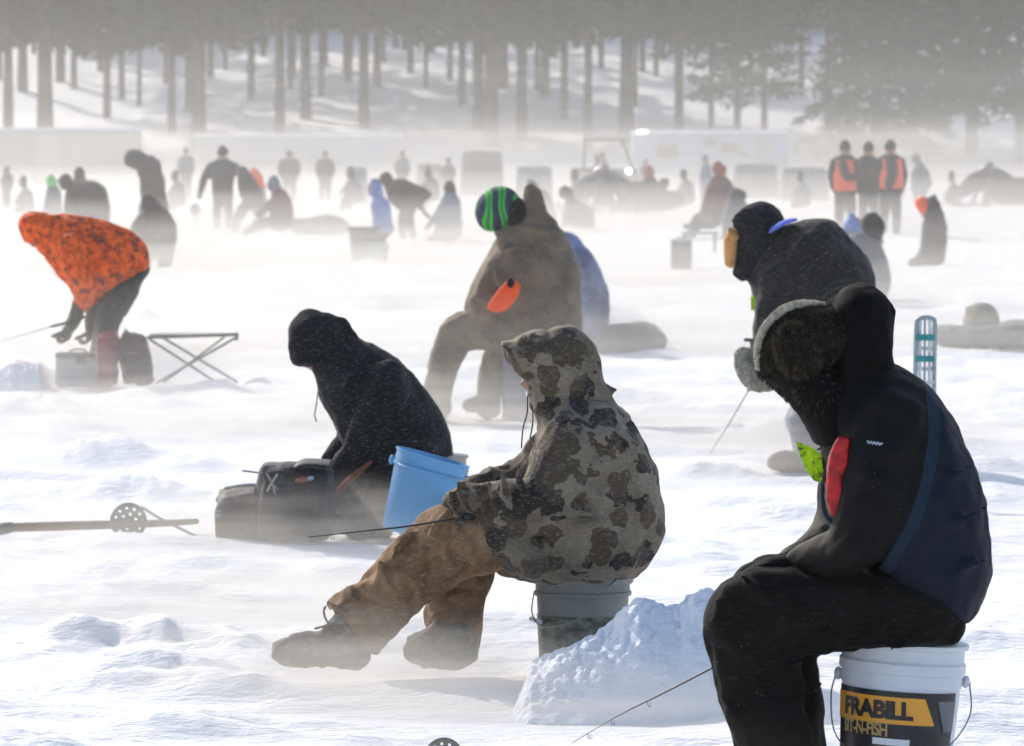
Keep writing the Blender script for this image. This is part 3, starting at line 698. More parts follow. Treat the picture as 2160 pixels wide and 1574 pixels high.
CP = person('person in charcoal hooded jacket bent forward over two black gear bags', 23.85, [
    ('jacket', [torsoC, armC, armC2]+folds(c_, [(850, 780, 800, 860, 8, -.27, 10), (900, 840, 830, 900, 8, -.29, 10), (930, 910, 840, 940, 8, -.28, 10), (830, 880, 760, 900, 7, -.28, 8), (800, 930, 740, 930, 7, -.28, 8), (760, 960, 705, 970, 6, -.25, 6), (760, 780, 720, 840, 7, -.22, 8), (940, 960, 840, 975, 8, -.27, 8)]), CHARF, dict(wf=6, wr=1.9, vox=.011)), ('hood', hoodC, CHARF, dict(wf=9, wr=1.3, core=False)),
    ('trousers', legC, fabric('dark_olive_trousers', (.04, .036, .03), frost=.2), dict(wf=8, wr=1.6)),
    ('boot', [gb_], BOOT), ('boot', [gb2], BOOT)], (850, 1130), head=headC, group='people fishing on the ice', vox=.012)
solid('drawcord', tube([c_.p(672, 815, 0), c_.p(668, 850, 0), c_.p(664, 875, 0), c_.p(668, 890, 0)], .0025, n=8), CHARF, CP)
solid('knee_highlight', tube([c_.p(702, 1048, -.34), c_.p(740, 1010, -.335), c_.p(782, 975, -.32)], [.010, .014, .006], n=8), fabric('rust_highlight', (.18, .06, .035)), CP)  # brown highlight on the knee, laid on as a rust-coloured strip
for dy in (-.18, .2):
    me = remesh(hand_geo(c_.p(688, 1008, dy), V(-.8, 0, -.6), V(-.3, 0, -1), 1, .9, 1.2), .008, 1); put('glove', me, CHARF, CP)

def gear_bag(label, secs, D, mat, dy=0, extras=None, base=None, vox=.012, name='gear_bag', group='black gear bags', e=.55):
    fg = Fig(D); org = at(base[0], base[1], D); org[2] = 0
    me = remesh(fg.S(secs, dy=dy, e=e, cap=.2, n=32), vox, 3); wrinkle(me, .013 if D < 30 else .024, 7, seed=hash_(label))
    o = put(name, me, mat, None, org); tag(o, label, 'bag', group)
    return o, fg
o, f_ = gear_bag('low rounded black duffel bag with a small pale mark, left of the taller box bag', [(466, 1030, 466, 1128, .07), (448, 1050, 452, 1135, .12), (446, 1055, 446, 1137, .13)][:1]+[(456, 1060, 456, 1136, .15), (480, 1034, 480, 1138, .18), (530, 1026, 530, 1138, .19), (580, 1026, 580, 1138, .19)], 23.4, NYL, base=(510, 1136))
solid('zip', tube([f_.p(474, 1030, -.02), f_.p(520, 1023, -.02), f_.p(560, 1023, -.02)], .006), STEEL, o)
solid('logo_patch', join(f_.E(466, 1088, 14, 5, .006, -.17), f_.E(462, 1079, 6, 3, .006, -.17)), plain('faded_blue_print', (.2, .25, .35)), o, smooth=True)
solid('strap', tube([f_.p(540, 1030, -.17), f_.p(532, 1075, -.2), f_.p(538, 1135, -.19)], .008), NYL, o)
o, f_ = gear_bag('tall square black box bag with flap lid and red and white badge', [(552, 985, 552, 1134, .12), (560, 978, 560, 1137, .16), (630, 976, 630, 1138, .17), (685, 978, 685, 1138, .16), (695, 985, 695, 1136, .13)], 23.3, NYL, base=(620, 1136))
solid('lid_flap', remesh(f_.S([(622, 975, 622, 988, .16), (655, 968, 655, 986, .17), (698, 971, 698, 990, .16)], cap=.1), .01, 1), NYL, o, smooth=True) if False else put('lid_flap', remesh(f_.S([(622, 977, 622, 990, .16), (645, 968, 645, 986, .17), (698, 971, 698, 990, .16)], cap=.1), .008, 1), NYL, o)
solid('badge', f_.E(640, 1012, 19, 6, .006, -.175, rot=-8), plain('rust_print', (.25, .08, .05)), o, smooth=True)
solid('badge', f_.E(655, 1009, 7, 5, .008, -.178, rot=-8), plain('badge_pale', (.4, .42, .45)), o, smooth=True)
for pts in ([(563, 1000), (575, 1020), (585, 1032)], [(585, 1002), (574, 1018), (564, 1036)], [(574, 1018), (580, 1040)]):
    solid('strap', tube([f_.p(q[0], q[1], -.17) for q in pts], .004, n=8), plain('pale_cord', (.3, .3, .3)), o)
solid('tent_pole', tube([f_.p(512, 993), f_.p(550, 998)], .004), STEEL, o)
# blue pail leaning behind the camouflage knee
d_ = Fig(22.6); ct = d_.p(913, 966); cb_ = d_.p(868, 1128); ax = unit(ct-cb_); Mx = frame(ax, (0, 1, 0)); Lb = np.linalg.norm(ct-cb_)
Mb = np.array([Mx[:, 1], Mx[:, 2], Mx[:, 0]]).T
BLP = plain('translucent_blue_plastic', (.19, .42, .66), .4, trans=.4, vary=.06)
org = cb_.copy(); org[2] = 0
EBp = empty('bucket', org); tag(EBp, 'bright blue plastic bucket leaning beside the person in charcoal', 'bucket')
prof = [(.09, .002), (.116, 0), (.120, .006), (.142, Lb-.06), (.150, Lb-.058), (.150, Lb-.045), (.145, Lb-.043), (.146, Lb-.004), (.152, Lb-.002), (.152, Lb+.006), (.143, Lb+.006), (.138, Lb-.05), (.115, .02), (.05, .012)]
o = solid('pail', lathe(prof, cb_, 56, Mb), BLP, EBp, smooth=True); o.modifiers.new('es', 'EDGE_SPLIT').split_angle = math.radians(40)
solid('handle', tube([cb_+Mb@V(-.152, 0, Lb-.05), cb_+Mb@V(-.10, -.13, Lb-.05), cb_+Mb@V(0, -.165, Lb-.05), cb_+Mb@V(.10, -.13, Lb-.055), cb_+Mb@V(.152, 0, Lb-.05)], .0022, n=8, sub=5), plain('blue_wire', (.15, .3, .5), .4), EBp)
for x_ in (.155, -.155): solid('rim_tab', ellipsoid(cb_+Mb@V(x_, 0, Lb-.05), (.012, .012, .02), Mb), BLP, EBp, smooth=True)
# seat bucket of C
def small_bucket(label, px, D, top_py, r, mat, base_py=None, lid=None, group='buckets used as seats', cat='bucket'):
    fg = Fig(D); c = fg.p(px, top_py); h = c[2]; c = c.copy(); c[2] = 0
    e_ = empty('bucket', c); tag(e_, label, cat, group)
    prof = [(r*.7, .003), (r*.86, 0), (r*.88, .008), (r*.97, h*.78), (r*1.03, h*.785), (r*1.03, h*.83), (r*.99, h*.84), (r*1.0, h*.95), (r*1.05, h*.955), (r*1.05, h*.99), (r*.95, h), (r*.3, h+.002)]
    o = solid('pail', lathe(prof, c, 40), mat, e_, smooth=True); o.modifiers.new('es', 'EDGE_SPLIT').split_angle = math.radians(40)
    solid('handle', tube([c+V(-r*1.05, 0, h*.8), c+V(-r*.8, -r*.8, h*.6), c+V(0, -r*1.12, h*.48), c+V(r*.8, -r*.8, h*.6), c+V(r*1.05, 0, h*.8)], .0025, n=8, sub=5), STEEL, e_)
    return e_
small_bucket('pale grey bucket half hidden behind the blue one, under the person in charcoal', 908, 23.9, 958, .152, plain('pale_grey_plastic', (.32, .3, .27), .5))
# ice skimmers and wooden pole
def skimmer(label, px, py, D, r, handle, tilt=70, mat=STEEL):
    fg = Fig(D); c = fg.p(px, py); e_ = empty('ice_skimmer', V(c[0], c[1], 0)); tag(e_, label, 'ice skimmer', 'perforated ice skimmers')
    M = np.array(Matrix.Rotation(math.radians(tilt), 3, 'X')); g = Geo(); holes = [(0, 0)]
    for k in range(6): holes.append((.42*math.cos(k*PI/3+.3), .42*math.sin(k*PI/3+.3)))
    for k in range(11): holes.append((.76*math.cos(k*2*PI/11), .76*math.sin(k*2*PI/11)))
    N = 44; hr_ = .085; idx = {}; vs = []; fs = []
    def vid(i, j):
        if (i, j) not in idx:
            x = -1+2*i/N; y = -1+2*j/N; idx[(i, j)] = len(vs); vs.append(c+M@V(x*r, y*r, -.22*r*(1-min(1, x*x+y*y))))
        return idx[(i, j)]
    for i in range(N):
        for j in range(N):
            x = -1+2*(i+.5)/N; y = -1+2*(j+.5)/N
            if x*x+y*y > 1: continue
            if any((x-hx)**2+(y-hy)**2 < hr_**2 for hx, hy in holes): continue
            fs.append((vid(i, j), vid(i+1, j), vid(i+1, j+1), vid(i, j+1)))
    g.add(vs, fs); o = solid('bowl', g, mat, e_, smooth=True); md = o.modifiers.new('s', 'SOLIDIFY'); md.thickness = .0025
    a_ = np.linspace(0, 2*PI, 40); solid('bowl_rim', tube([c+M@V(math.cos(t)*r, math.sin(t)*r, 0) for t in a_], .004, n=8, sub=1, cap=0), mat, e_, smooth=True)
    if handle: solid('handle', tube([fg.p(*q) for q in handle], .006, n=10), mat, e_, smooth=True)
    return e_
FST = plain('frosted_metal', (.16, .165, .15), .6, .3)
skimmer('round perforated ice skimmer leaning on the long wooden pole', 271, 1099, 23.6, .073, [(300, 1070, -.01), (340, 1095, -.12), (432, 1140, -.3)], 78, FST)
skimmer('round perforated ice skimmer at the bottom edge of the picture', 936, 1597, 14.9, .048, [(950, 1600, 0), (1000, 1640, -.1), (1040, 1660, -.2)], 76, FST)
e_ = Fig(23.9); org = e_.p(200, 1105); org[2] = 0
EP = empty('wooden_pole', org); tag(EP, 'long brown wooden pole lying on the snow left of the duffel bag', 'pole')
solid('shaft', tube([e_.p(18, 1113), e_.p(120, 1110), e_.p(235, 1107), e_.p(340, 1104), e_.p(415, 1100)], [.019, .02, .018, .015, .012], n=14), WOOD, EP, smooth=True)
solid('end_cap', tube([e_.p(-12, 1120), e_.p(5, 1116), e_.p(25, 1112)], [.02, .026, .022], n=14), fabric('frosted_rubber', (.1, .09, .08), frost=.3), EP, smooth=True)
# ================================================================== PERSON E : taupe coverall, green striped beanie
e = Fig(33.8)
torsoE = e.S([(1052, 484, 1158, 455, .11), (1035, 525, 1196, 498, .19), (1012, 565, 1218, 548, .25), (988, 610, 1226, 600, .28), (976, 648, 1228, 655, .29), (985, 690, 1226, 705, .28), (1010, 725, 1212, 745, .25)], cap=.15)
armE = e.T([(1072, 540, 32, -.13), (1042, 590, 32, -.20), (1018, 640, 30, -.25), (1008, 680, 26, -.25)])
armE2 = e.T([(1180, 540, 28, -.08), (1190, 600, 26, -.16), (1160, 655, 24, -.24), (1110, 680, 22, -.28)])
legE = [e.T([(1150, 715, 46, -.15), (1060, 700, 44, -.2), (980, 698, 43, -.22), (952, 730, 38, -.2), (930, 790, 32, -.2), (918, 850, 31, -.2), (914, 880, 32, -.2)]),
        e.T([(1140, 730, 44, .1), (1080, 735, 40, .12), (1048, 765, 34, .12), (1035, 820, 29, .12), (1030, 862, 28, .12)])]
collarE = [e.S([(1108, 392, 1132, 392, .03), (1104, 410, 1142, 404, .07), (1104, 440, 1148, 425, .10), (1095, 468, 1158, 452, .12), (1060, 484, 1180, 470, .13)], cap=.4), e.T([(1060, 490, 22), (1090, 470, 24), (1120, 460, 24)])]
headE = head_geo(e.p(1070, 444), V(-.85, .2, -.5), V(-.45, 0, .9), 1.05)
t = NT('green_and_slate_striped_knit'); v = t.coord()
wv = t.n('ShaderNodeTexWave', wave_type='BANDS', bands_direction='X'); wv.inputs['Scale'].default_value = 3.0; wv.inputs['Distortion'].default_value = 9; wv.inputs['Detail'].default_value = 1.2; wv.inputs['Detail Scale'].default_value = .9; t.l(v, wv.inputs['Vector'])
t.l(t.ramp(wv.outputs['Fac'], [(0, (.035, .045, .075)), (.50, (.05, .06, .10)), (.58, (.05, .42, .05)), (.82, (.07, .60, .06)), (1, (.04, .16, .07))]), t.b.inputs['Base Color']); t.b.inputs['Roughness'].default_value = .85
wv2 = t.n('ShaderNodeTexWave'); wv2.inputs['Scale'].default_value = 60; t.l(v, wv2.inputs['Vector']); t.bump(wv2.outputs['Fac'], .4, .004); KNIT = t.m
ge1, _ = boot_geo(e, (955, 884), (880, 884), (914, 858), -.2); ge2, _ = boot_geo(e, (1050, 872), (974, 872), (1032, 848), .12)
EPn = person('person in taupe coverall and bright green striped beanie sitting on a tall grey bucket', 33.8, [
    ('coverall', [torsoE, armE, armE2]+legE+folds(e, [(1040, 560, 1090, 640, 6, -.33, 10), (1000, 620, 1050, 640, 6, -.34, 6), (990, 655, 1040, 668, 6, -.33, 5), (1120, 520, 1180, 600, 6, -.24, 10), (1150, 600, 1215, 650, 6, -.28, 8), (1090, 690, 1200, 700, 6, -.34, 6), (960, 690, 1010, 740, 6, -.33, 8), (1010, 680, 1040, 735, 6, -.34, 6), (925, 760, 960, 780, 5, -.29, 4), (905, 820, 945, 835, 5, -.29, 4), (1100, 480, 1170, 500, 6, -.16, -5), (1060, 540, 1110, 520, 6, -.24, -6)]), TAUPE, dict(wf=6, wr=1.6, vox=.012)),
    ('hood', collarE, TAUPE, dict(wf=12, core=False)),
    ('boot', [ge1], fabric('taupe_boot', (.10, .08, .06), frost=.3)), ('boot', [ge2], fabric('taupe_boot', (.10, .08, .06), frost=.3))],
    (1090, 886), head=headE, group='people fishing on the ice', vox=.014)
bn = remesh(join(e.E(1050, 440, 52, 45, .135, 0, -38), e.E(1040, 458, 36, 32, .11)), .011, 3)
put('beanie', bn, KNIT, EPn)
put('beanie_cuff', remesh(join(e.E(1084, 448, 32, 38, .125, 0, -25)), .01, 2), fabric('dark_wool', (.03, .022, .022)), EPn)
op = remesh(join(e.S([(1072, 590, 1098, 600, .02), (1056, 606, 1094, 622, .035), (1036, 632, 1074, 650, .035), (1026, 648, 1050, 660, .02)], dy=-.50, cap=.4)), .008, 2)
o = put('orange_pouch', op, ORANGEF, EPn); solid('buckle', e.E(1077, 597, 8, 10, .02, -.535), CHARF, o, smooth=True)
small_bucket('tall blue-grey bucket under the person in the taupe coverall', 1108, 33.9, 728, .155, plain('blue_grey_plastic', (.17, .19, .25), .5))
# F behind E
f2 = Fig(45)
person('person in pale blue and grey coat sitting behind the taupe coverall', 45, [
    ('coat', [f2.S([(1170, 488, 1218, 500, .12), (1165, 540, 1256, 545, .2), (1160, 600, 1280, 600, .25), (1160, 650, 1287, 655, .26), (1165, 700, 1282, 705, .24)], cap=.3)], fabric('blue_grey_patched_coat', (.15, .18, .30), vary=.8, scale2=4, frost=.2), dict(wf=5, wr=2)),
    ('trousers', [f2.T([(1240, 700, 30), (1200, 715, 28), (1170, 735, 24)])], GREYF)],
    (1225, 742), head=head_geo(f2.p(1160, 500), V(-1, 0, -.3)), group='people fishing on the ice', vox=.02)
o, _ = gear_bag('long grey bag lying on the snow to the right of the taupe coverall', [(1230, 690, 1230, 740, .15), (1290, 686, 1290, 744, .19), (1350, 680, 1350, 746, .19), (1385, 686, 1388, 744, .17), (1402, 705, 1404, 728, .10)], 45, fabric('grey_canvas', (.12, .13, .14), frost=.3, vary=.5), base=(1320, 744), vox=.02, group='gear bags lying on the snow')

# ================================================================== PERSON G : blaze orange camouflage, bent over
g_ = Fig(38.8)
torsoG = g_.S([(62, 508, 88, 449, .10), (88, 538, 140, 452, .16), (118, 578, 190, 457, .21), (146, 610, 240, 470, .24), (158, 632, 282, 490, .26), (200, 636, 306, 516, .25), (240, 612, 315, 540, .22), (272, 588, 316, 562, .18)], cap=.1)
hangG = g_.S([(120, 560, 200, 540, .2), (145, 600, 215, 600, .2), (155, 625, 212, 630, .18), (165, 638, 206, 640, .15)], cap=.2)
armG = g_.T([(150, 520, 36, -.2), (170, 580, 30, -.26), (178, 625, 24, -.24), (165, 650, 17, -.22)])
armG2 = g_.T([(150, 520, 34, .2), (185, 580, 28, .24), (195, 630, 20, .2), (196, 660, 14, .18)])
hoodG = [g_.S([(48, 505, 72, 513, .05), (38, 475, 80, 508, .10), (48, 450, 96, 500, .12), (75, 446, 112, 490, .12), (100, 450, 125, 490, .1)], cap=.4)]
legG = [g_.S([(268, 590, 318, 545, .16), (228, 612, 314, 575, .2), (208, 640, 296, 612, .2), (202, 670, 268, 660, .17), (196, 700, 252, 700, .15), (192, 725, 248, 728, .14), (190, 750, 246, 755, .13)], dy=-.0, cap=.2),
        g_.T([(225, 740, 24, -.1), (222, 775, 23, -.1), (222, 800, 24, -.1)]), g_.T([(225, 740, 24, .12), (215, 775, 23, .12), (215, 800, 24, .12)])]
gg1, _ = boot_geo(g_, (245, 812), (165, 812), (222, 785), -.1); gg2, _ = boot_geo(g_, (238, 810), (158, 810), (215, 785), .12)
GP = person('person in blaze orange camouflage hooded jacket standing bent double over the ice', 38.8, [
    ('jacket', [torsoG, hangG, armG, armG2]+folds(g_, [(150, 500, 120, 560, 5, -.22, 5), (200, 500, 160, 590, 5, -.25, 7), (250, 520, 200, 600, 5, -.27, 7), (290, 545, 230, 610, 5, -.26, 7), (190, 560, 150, 610, 5, -.3, 5)]), BLAZE, dict(wf=6, wr=1.5, vox=.014)), ('hood', hoodG, BLAZE, dict(wf=10, core=False)),
    ('trousers', legG, fabric('dark_green_grey_trousers', (.025, .03, .027), frost=.1), dict(wf=6, wr=1.8)),
    ('sleeve', [g_.T([(168, 640, 15, -.24), (158, 670, 15, -.24), (148, 690, 13, -.24)])], OLIVE, dict(vox=.01)),
    ('sleeve', [g_.T([(196, 645, 14, .16), (190, 680, 12, .14), (192, 700, 11, .12)])], OLIVE, dict(vox=.01)),
    ('boot', [gg1], BOOT), ('boot', [gg2], BOOT)], (220, 812), head=head_geo(g_.p(72, 480), V(-.75, 0, -.65), V(-.6, 0, .8)), group='people fishing on the ice', vox=.015)
me = remesh(hand_geo(g_.p(148, 688, -.24), V(-.3, -.1, -1), V(-1, 0, .2), 1.05, 1.1, 1.35), .008, 1); put('glove', me, OLIVE, GP)
me = remesh(hand_geo(g_.p(192, 690, .12), V(-.2, 0, -1), V(-1, 0, 0), 1.0, 1.0, 1.25), .008, 1); put('glove', me, OLIVE, GP)
R3 = empty('fishing_rod', g_.p(140, 684, -.26)); tag(R3, 'fishing rod in the gloved hand of the person in blaze orange', 'fishing rod', 'short ice fishing rods')
solid('grip', tube([g_.p(182, 668, -.28), g_.p(145, 680, -.3), g_.p(108, 689, -.3)], [.009, .010, .009]), CARB, R3)
solid('blank', tube([g_.p(108, 689, -.3), g_.p(50, 706, -.32), g_.p(2, 719, -.34)], [.004, .003, .002], n=8), plain('pale_rod', (.3, .3, .28), .4), R3)
solid('reel', join(ellipsoid(g_.p(130, 706, -.3), (.022, .02, .026)), tube([g_.p(135, 690, -.3), g_.p(130, 706, -.3)], .006)), CARB, R3, smooth=True)
# box, backpack and red bag, folding cot
bx = Fig(38.4); c0 = bx.p(165, 775); c0[2] = (bx.p(165, 752)[2])/2
Eb = empty('tackle_box', V(c0[0], c0[1], 0)); tag(Eb, 'pale grey box with dark lid at the boots of the orange jacket', 'box')
solid('body', box(c0, (.145, .12, c0[2]), bev=.015), plain('pale_box_plastic', (.36, .38, .43), .6), Eb)
solid('lid', join(box(c0+V(.005, 0, c0[2]+.012), (.152, .125, .014), bev=.01), box(c0+V(.03, -.13, c0[2]-.02), (.035, .008, .03))), plain('dark_lid_plastic', (.06, .065, .075), .6), Eb)
solid('carry_handle', tube([c0+V(-.06, 0, c0[2]+.02), c0+V(-.04, 0, c0[2]+.045), c0+V(.04, 0, c0[2]+.045), c0+V(.06, 0, c0[2]+.02)], .006), CHARF, Eb)
RB1 = fabric('deep_red_fabric', (.20, .025, .035), frost=.15, scale2=14, vary=.6); RB2 = fabric('brown_red_fabric', (.105, .045, .045), frost=.2, scale2=14, vary=.4)
o, f_ = gear_bag('upright deep red bag beside the boots of the orange camouflage person', [(210, 706, 246, 702, .07), (204, 725, 250, 720, .10), (205, 765, 248, 765, .12), (206, 806, 247, 808, .12)], 38.2, RB1, base=(226, 810), group='red bags by the cot')
solid('strap', tube([f_.p(222, 708, -.12), f_.p(226, 750, -.14), f_.p(218, 790, -.13)], .012), fabric('crimson_strap', (.35, .02, .06)), o)
o, f_ = gear_bag('brown-red backpack standing at the left end of the folding cot', [(256, 704, 300, 708, .09), (252, 730, 312, 724, .14), (256, 765, 318, 762, .15), (262, 806, 322, 806, .16)], 38.3, RB2, base=(290, 810), group='red bags by the cot')
solid('shoulder_strap', tube([f_.p(262, 712, -.12), f_.p(252, 745, -.18), f_.p(262, 790, -.16)], .011), RB1, o)
solid('top_loop', tube([f_.p(270, 703, 0), f_.p(265, 696, 0), f_.p(262, 702, 0)], .006), RB2, o)
k_ = Fig(39.2)
Ec = empty('folding_cot', V(k_.p(400, 800)[0], 39.2, 0)); tag(Ec, 'folding cot with crossed steel legs beside the red backpack', 'cot')
BAR = plain('grey_green_tube', (.07, .095, .095), .45, .3)
solid('canvas_top', join(tube([k_.p(312, 712, -.2), k_.p(500, 706, -.2)], .011), tube([k_.p(325, 709, .2), k_.p(476, 706, .2)], .011), box((k_.p(405, 706, 0)), (.28, .2, .006))), BAR, Ec)
for (x0, y0, x1, y1, dy) in ((316, 716, 455, 806, -.2), (346, 714, 500, 806, .2), (498, 712, 330, 808, -.2), (472, 712, 345, 806, .2)):
    solid('leg', tube([k_.p(x0, y0, dy), k_.p(x1, y1, dy)], .0085, sub=1), BAR, Ec)
solid('brace', tube([k_.p(500, 704, -.2), k_.p(499, 716, -.2)], .012), BAR, Ec)

# ================================================================== PERSON I : standing bent, dark coat
i_ = Fig(28.3)
torsoI = i_.S([(1572, 588, 1668, 470, .13), (1588, 625, 1745, 462, .2), (1595, 660, 1800, 500, .25), (1597, 700, 1836, 556, .27), (1600, 740, 1850, 610, .27), (1612, 790, 1848, 670, .26), (1640, 830, 1830, 740, .24)], cap=.15)
armI = i_.T([(1660, 580, 46, -.14), (1635, 650, 42, -.18), (1622, 700, 36, -.2), (1608, 740, 27, -.22)])
hoodI = [i_.S([(1560, 590, 1600, 585, .07), (1549, 560, 1625, 545, .10), (1548, 500, 1650, 520, .125), (1549, 462, 1655, 500, .13), (1572, 436, 1660, 480, .12), (1600, 426, 1650, 455, .09)], cap=.3), i_.T([(1575, 452, 16, -.05), (1556, 462, 11, -.04), (1547, 466, 6, -.03)]), i_.T([(1560, 570, 16), (1553, 578, 10)])]
legI = [i_.S([(1670, 800, 1830, 720, .22), (1665, 850, 1800, 850, .18), (1656, 890, 1745, 900, .14), (1668, 925, 1735, 925, .11), (1680, 970, 1740, 975, .10)], cap=.2), i_.T([(1780, 760, 50, .2), (1800, 860, 40, .22), (1790, 960, 34, .22)])]
gi1, _ = boot_geo(i_, (1760, 1004), (1616, 990), (1708, 960), 0, fat=1.15); gi2, _ = boot_geo(i_, (1830, 1004), (1730, 1004), (1790, 950), .22)
IP = person('person in charcoal hooded coat with blue collar standing bent forward behind the fur hat', 28.3, [
    ('coat', [torsoI, armI]+folds(i_, [(1700, 480, 1660, 560, 7, -.25, 8), (1760, 520, 1690, 600, 7, -.28, 10), (1800, 590, 1700, 650, 7, -.29, 10), (1640, 560, 1600, 600, 6, -.22, 5), (1650, 640, 1605, 650, 6, -.26, 5), (1830, 650, 1750, 690, 7, -.26, 8)]), fabric('dark_charcoal_coat', (.021, .019, .018), frost=.08, streak=True), dict(wf=6, wr=1.8, vox=.013)),
    ('hood', hoodI, CHARF, dict(wf=9, wr=1.5, core=False)),
    ('trousers', legI, LAV, dict(wf=8, wr=2)), ('boot', [gi1], fabric('tan_felt_boot', (.34, .28, .23), frost=.4)), ('boot', [gi2], fabric('tan_felt_boot', (.34, .28, .23), frost=.4))],
    (1720, 1004), head=head_geo(i_.p(1600, 520), V(-.7, 0, -.7), V(-.6, 0, .8)), group='people fishing on the ice', vox=.013)
put('collar', remesh(i_.S([(1621, 495, 1625, 482, .06), (1638, 484, 1644, 468, .09), (1660, 473, 1664, 461, .08), (1682, 466, 1683, 460, .04)], dy=-.135, cap=.1), .008, 1), fabric('royal_blue_fleece', (.10, .16, .62)), IP)
mt = join(i_.S([(1534, 488, 1556, 488, .035), (1526, 505, 1556, 505, .05), (1526, 535, 1553, 540, .05), (1528, 556, 1550, 562, .035)], dy=-.05, cap=.6), i_.T([(1552, 500, 8, -.1), (1545, 492, 7, -.14), (1540, 484, 6, -.15)]))
o = put('mitten', remesh(mt, .008, 2), TANF, IP); o['label'] = 'tan mitten raised to the face'
o = solid('licence_tag', box(i_.p(1589, 640, -.05), (.012, .02, .035)), TAGM, None, i_.p(1589, 640)); tag(o, 'small green licence tag on the chest of the charcoal coat', 'tag')
R4 = empty('fishing_rod', i_.p(1585, 815, -.3)); tag(R4, 'pale thin fishing rod slanting to the snow below the fur ear flap', 'fishing rod', 'short ice fishing rods')
solid('grip', tube([i_.p(1612, 735, -.3), i_.p(1580, 822, -.3)], .012), GPL, R4)
solid('blank', tube([i_.p(1580, 822, -.3), i_.p(1540, 890, -.32), i_.p(1497, 958, -.34)], [.004, .003, .0018], n=8), plain('pale_rod', (.3, .3, .28), .4), R4)
solid('reel', join(tube([i_.p(1572, 717, -.3), i_.p(1600, 719, -.3)], .009), ellipsoid(i_.p(1590, 724, -.3), (.02, .02, .022))), CARB, R4, smooth=True)
me = remesh(hand_geo(i_.p(1612, 728, -.28), V(-.4, 0, -1), V(-1, 0, 0), 1.05, 1.3, 1.3), .008, 1); put('glove', me, CHARF, IP)
# folding lawn chair behind the navy shoulder
l_ = Fig(26.0); oc = l_.p(1950, 800); oc[2] = 0
El = empty('lawn_chair', oc); tag(El, 'tall narrow lawn chair back with teal and white webbing behind the navy jacket', 'chair')
gl = plain('pale_chair_tube', (.28, .33, .36), .4, .4)
top = 672
fr = [l_.p(1926, 1060, -.02), l_.p(1930, 820), l_.p(1933, 690), l_.p(1937, 675), l_.p(1950, 670), l_.p(1966, 673), l_.p(1972, 690), l_.p(1970, 820), l_.p(1972, 1060, -.02)]
solid('frame', tube(fr, .0105, n=12), gl, El, smooth=True)
solid('leg', tube([l_.p(1930, 860, .0), l_.p(1932, 940, -.25), l_.p(1926, 1075, .3)], .010), gl, El, smooth=True); solid('leg', tube([l_.p(1970, 860, .0), l_.p(1972, 940, -.25), l_.p(1970, 1075, .3)], .010), gl, El, smooth=True)
teal = fabric('teal_webbing', (.02, .22, .22)); wweb = fabric('white_webbing', (.5, .55, .58))
for x in (1941, 1951, 1961):
    solid('webbing', tube([l_.p(x, 676), l_.p(x-1, 820), l_.p(x-1, 900)], .006 if x == 1951 else .008, sub=1), wweb if x != 1951 else gl, El)
for y in (712, 757, 806, 850):
    o = solid('webbing', box(l_.p(1951, y, -.012), (.043, .004, .014 if y < 800 else .006)), teal if y < 800 else wweb, El)
for y in (735, 778, 830): solid('webbing', box(l_.p(1951, y, .004), (.043, .003, .008)), wweb, El)
solid('seat', box(l_.p(1951, 900, -.1), (.045, .14, .012)), teal, El)

# ================================================================== middle distance
def P2(label, D, base, parts, head=None, group='people fishing on the ice', vox=.022, wr=2.6):
    fg = Fig(D); gs = []
    for nm, mat, secs, tubes in parts:
        gg = [fg.S(s_, cap=.3) for s_ in secs]+[fg.T(t_) for t_ in tubes]
        gs.append((nm, gg, mat, dict(wf=5, vox=vox, core=nm not in ('hood', 'hat', 'glove'))))
    hd = None
    if head: 
        hd = head_geo(fg.p(head[0], head[1]), V(*head[2]), k=1.0)
    return person(label, D, gs, base, head=hd, vox=vox, group=group, wr=wr, body_in=.025)
# L : two seated people behind I
P2('person in grey coat and dark knitted hat sitting behind the blue collar', 58, (1840, 655), [
    ('coat', GREYF, [[(1790, 500, 1840, 490, .12), (1780, 540, 1862, 520, .22), (1775, 590, 1878, 580, .25), (1785, 625, 1875, 622, .22)]], []),
    ('hat', DGREY, [[(1826, 452, 1850, 450, .08), (1815, 470, 1866, 470, .12), (1818, 492, 1866, 494, .12), (1826, 508, 1860, 508, .09)]], []),
    ('trousers', GREYF, [], [[(1840, 620, 20), (1800, 625, 18), (1795, 650, 15)]])], (1840, 480, (-1, 0, -.2)))
P2('person in pale blue pointed hood sitting behind the charcoal coat', 60, (1800, 640), [
    ('coat', fabric('pale_grey_blue_coat', (.2, .24, .3)), [[(1770, 495, 1815, 500, .12), (1765, 540, 1820, 540, .2), (1765, 600, 1825, 600, .22)]], []),
    ('hood', BLUEF, [[(1792, 450, 1800, 450, .03), (1782, 468, 1815, 466, .10), (1776, 485, 1830, 485, .12)]], [])], (1802, 480, (-1, 0, -.2)))
# M kneeling orange hat
P2('person in dark brown coat and bright orange hat kneeling alone on the right', 76, (1962, 562), [
    ('coat', DBROWN, [[(1955, 420, 1975, 415, .08), (1950, 450, 1988, 440, .16), (1942, 490, 1999, 485, .22), (1940, 525, 1996, 525, .24), (1925, 550, 1992, 552, .24)]], [[(1972, 408, 3), (1972, 418, 5)]]),
    ('hat', ORANGEF, [[(1940, 417, 1955, 417, .08), (1930, 428, 1962, 432, .12), (1936, 445, 1962, 450, .1)]], []),
    ('trousers', DBROWN, [], [[(1970, 545, 16), (1940, 552, 14), (1920, 558, 10)]])], (1952, 438, (-1, 0, -.5)))
